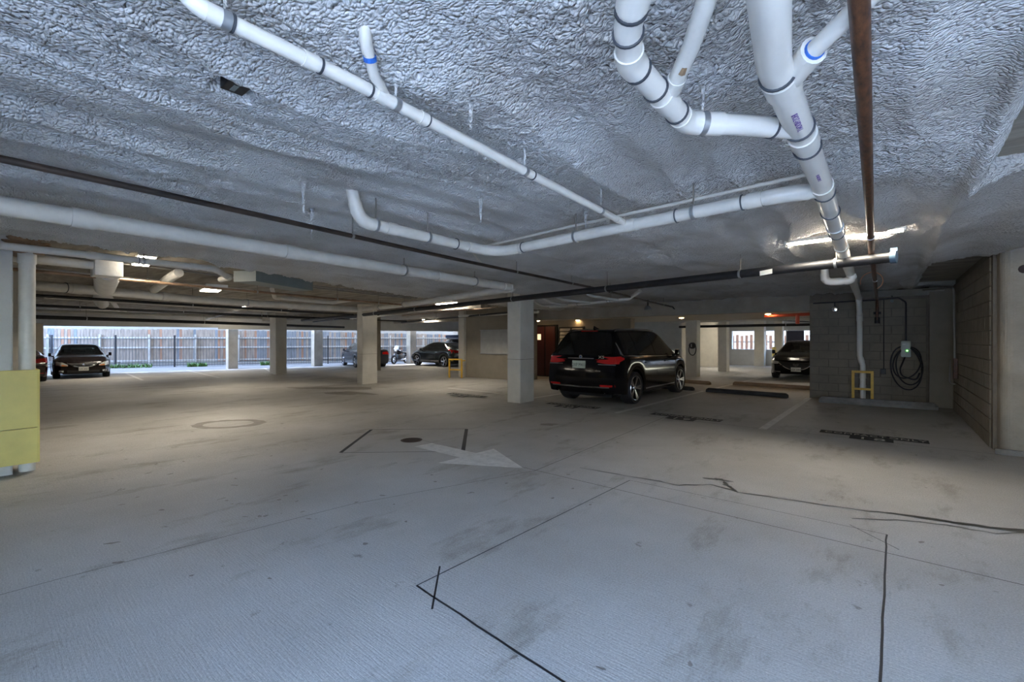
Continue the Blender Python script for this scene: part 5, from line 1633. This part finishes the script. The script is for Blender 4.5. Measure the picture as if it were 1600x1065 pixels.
# --- dark grey hatchback side on
s = Car('hatchback', 'dark grey hatchback parked side-on with bright alloy wheels', 'car', (-21.15, 18.85, -.113), R(177), sedan_spec(W=1.80, nose=2.1, tail=-2.15, fa=1.33, ra=-1.33, r=.335, rimr=.26,
    top=[(-2.15, 1.12), (-2.0, 1.20), (-1.75, 1.28), (-1.0, 1.43), (-.3, 1.47), (.15, 1.45), (.42, 1.38), (1.25, 1.02), (1.8, .92), (2.1, .74)],
    belt=[(-2.15, 1.02), (-1, .97), (1.2, .90), (2.1, .70)], wtop=[(-2.15, .62), (-1, .66), (.4, .66), (1.25, .78), (2.1, .78)],
    rw=(-1.95, -1.2), side=[(-1.5, -.56), (-.5, .74)], paint=M['cargrey'], sideglass=M['glassdark'], rearglass=M['glassdark'], wsglass=M['glassdark']))
for sg in (1, -1):
    s.decal('tail_lamp', M['tail'], 'x-', [(sg * .42, .84, .94), (sg * .84, .82, 1.0)], nu=6, nv=3, off=.012)
    s.decal('tail_lamp_wrap', M['tail'], 'y+' if sg > 0 else 'y-', [(-2.1, .90, 1.0), (-1.7, .98, 1.03)], nu=4, nv=2, off=.010)
    s.decal('head_lamp', M['head'], 'x+', [(sg * .5, .58, .64), (sg * .82, .60, .74)], nu=5, nv=2)
    s.decal('door_handle', M['chrome'], 'y+' if sg > 0 else 'y-', [(-.75, .84, .87), (-.55, .84, .87)], nu=2, nv=1, off=.02)
    s.decal('sill_trim', M['alloy'], 'y+' if sg > 0 else 'y-', [(-.85, .33, .36), (.85, .33, .36)], nu=10, nv=1, off=.008)
    s.decal('door_seam', M['dark'], 'y+' if sg > 0 else 'y-', [(-.53, .34, .92), (-.518, .34, .92)], nu=1, nv=6, off=.002)
s.plate('-', 0, .66, .31, .155, '')
s.mirrors(.76, .94, .89, M['cargrey'])

# --- pale crossover behind the hatchback with a blue roof load
s = Car('crossover', 'silver crossover with a dark blue roof load behind the grey hatchback', 'car', (-22.6, 21.6, -.12), R(176), sedan_spec(W=1.85, nose=2.1, tail=-2.2, fa=1.33, ra=-1.33, r=.35, rimr=.26,
    top=[(-2.2, 1.50), (-1.9, 1.60), (-1.0, 1.66), (0, 1.66), (.3, 1.60), (1.1, 1.12), (1.8, 1.0), (2.1, .82)], belt=[(-2.2, 1.08), (-1, 1.05), (1.1, 1.0), (2.1, .78)],
    wtop=[(-2.2, .68), (-1, .70), (.3, .70), (1.1, .78), (2.1, .78)], ws=(.31, 1.08), rw=(9, 9), side=[(-1.9, -1.2), (-1.14, -.25), (-.2, .7)], paint=M['carsilver'], sideglass=M['glassdark'], wsglass=M['glassdark']))
for sg in (1, -1):
    s.decal('head_lamp', M['head'], 'x+', [(sg * .5, .68, .76), (sg * .84, .70, .84)], nu=5, nv=2)
s.decal('rear_window', M['glassdark'], 'x-', [(-.6, 1.1, 1.45), (.6, 1.1, 1.45)], nu=6)
s.mirrors(.75, 1.02, .92, M['carsilver'])
t = thing('roof_load', 'dark blue roof box strapped on the silver crossover', 'roof box', (-22.6, 21.6, 1.5), R(176), local=True)
MB().cbox(-1.2, .7, -.5, .5, .08, .30, .08).build('box', M['bluetarp'], t, smooth='auto')
for x in (-.9, .4):
    MB().box(x - .03, x + .03, -.6, .6, .02, .07).build('crossbar', M['trim'], t)

# --- motorcycle between slate sedan and hatchback
t = thing('motorcycle', 'black motorcycle with a pale windshield between two parked cars', 'motorcycle', (-25.45, 19.0, -.147), R(-73), local=True)
for x in (.68, -.68):
    w_ = MB()
    w_.tube([(x + .25 * math.cos(a), 0, .305 + .25 * math.sin(a)) for a in [2 * PI * i / 28 for i in range(28)]], .055, 8, closed=True)
    w_ = w_.build('wheel', M['tyre'], t, smooth=True)
    rm = MB().lathe([(.19, -.03), (.205, 0), (.19, .03)], (x, 0, .305), 'y', 24).lathe([(.0, -.05), (.05, -.05), (.05, .05), (.0, .05)], (x, 0, .305), 'y', 12)
    for k in range(6):
        a = 2 * PI * k / 6
        rm.tube([(x + .04 * math.cos(a), 0, .305 + .04 * math.sin(a)), (x + .2 * math.cos(a), 0, .305 + .2 * math.sin(a))], .012, 6)
    rm.build('rim', M['alloy'], w_)
for sy in (-.09, .09):
    MB().tube([(.68, sy, .30), (.42, sy, .95)], .025, 8).build('fork', M['chrome'], t)
MB().tube([(-.68, -.12, .31), (-.2, -.12, .36)], .03, 8).build('swing_arm', M['iron'], t)
MB().cbox(-.28, .32, -.16, .16, .28, .62, .06).build('engine', M['iron'], t, smooth='auto')
tank = MB()
tank.lathe([(.0, -.30), (.10, -.28), (.16, -.1), (.17, .1), (.12, .26), (.0, .30)], (.12, 0, .80), 'x', 16).build('fuel_tank', M['carblack'], t, smooth=True)
MB().cbox(-.72, -.08, -.14, .14, .70, .80, .04).build('saddle', M['seat'], t, smooth='auto')
MB().cbox(-.92, -.60, -.11, .11, .62, .72, .03).build('rear_fender', M['carblack'], t, smooth='auto')
MB().cbox(-.96, -.91, -.07, .07, .60, .68, .01).build('tail_lamp', M['tail'], t)
pts, _ = fillet([(.22, -.38, 1.05), (.40, -.18, 1.02), (.40, .18, 1.02), (.22, .38, 1.05)], .1)
MB().tube(pts, .014, 8).build('handlebar', M['iron'], t, smooth=True)
MB().lathe([(.0, .08), (.07, .07), (.085, -.02), (.0, -.06)], (.50, 0, .88), 'x', 16).build('head_lamp', M['head'], t, smooth=True)
mb = MB()
vs = []
for i in range(7):
    y = -.2 + .4 * i / 6
    vs += [(.52 - 1.2 * y * y, y, .98), (.40 - 1.2 * y * y, y * .75, 1.22)]
mb.add(vs, [(2 * i, 2 * i + 2, 2 * i + 3, 2 * i + 1) for i in range(6)])
mb.build('windshield', M['helmet'], t, smooth=True)
MB().tube([(-.75, .16, .33), (.2, .18, .27)], .035, 10).build('exhaust', M['chrome'], t, smooth=True)
MB().tube([(-.05, .12, .3), (-.12, .30, 0.01)], .012, 6).build('side_stand', M['iron'], t)
for sy in (-.3, .3):
    MB().tube([(.30, sy, 1.04), (.34, sy * 1.1, 1.18)], .006, 6).build('mirror_stem', M['iron'], t)
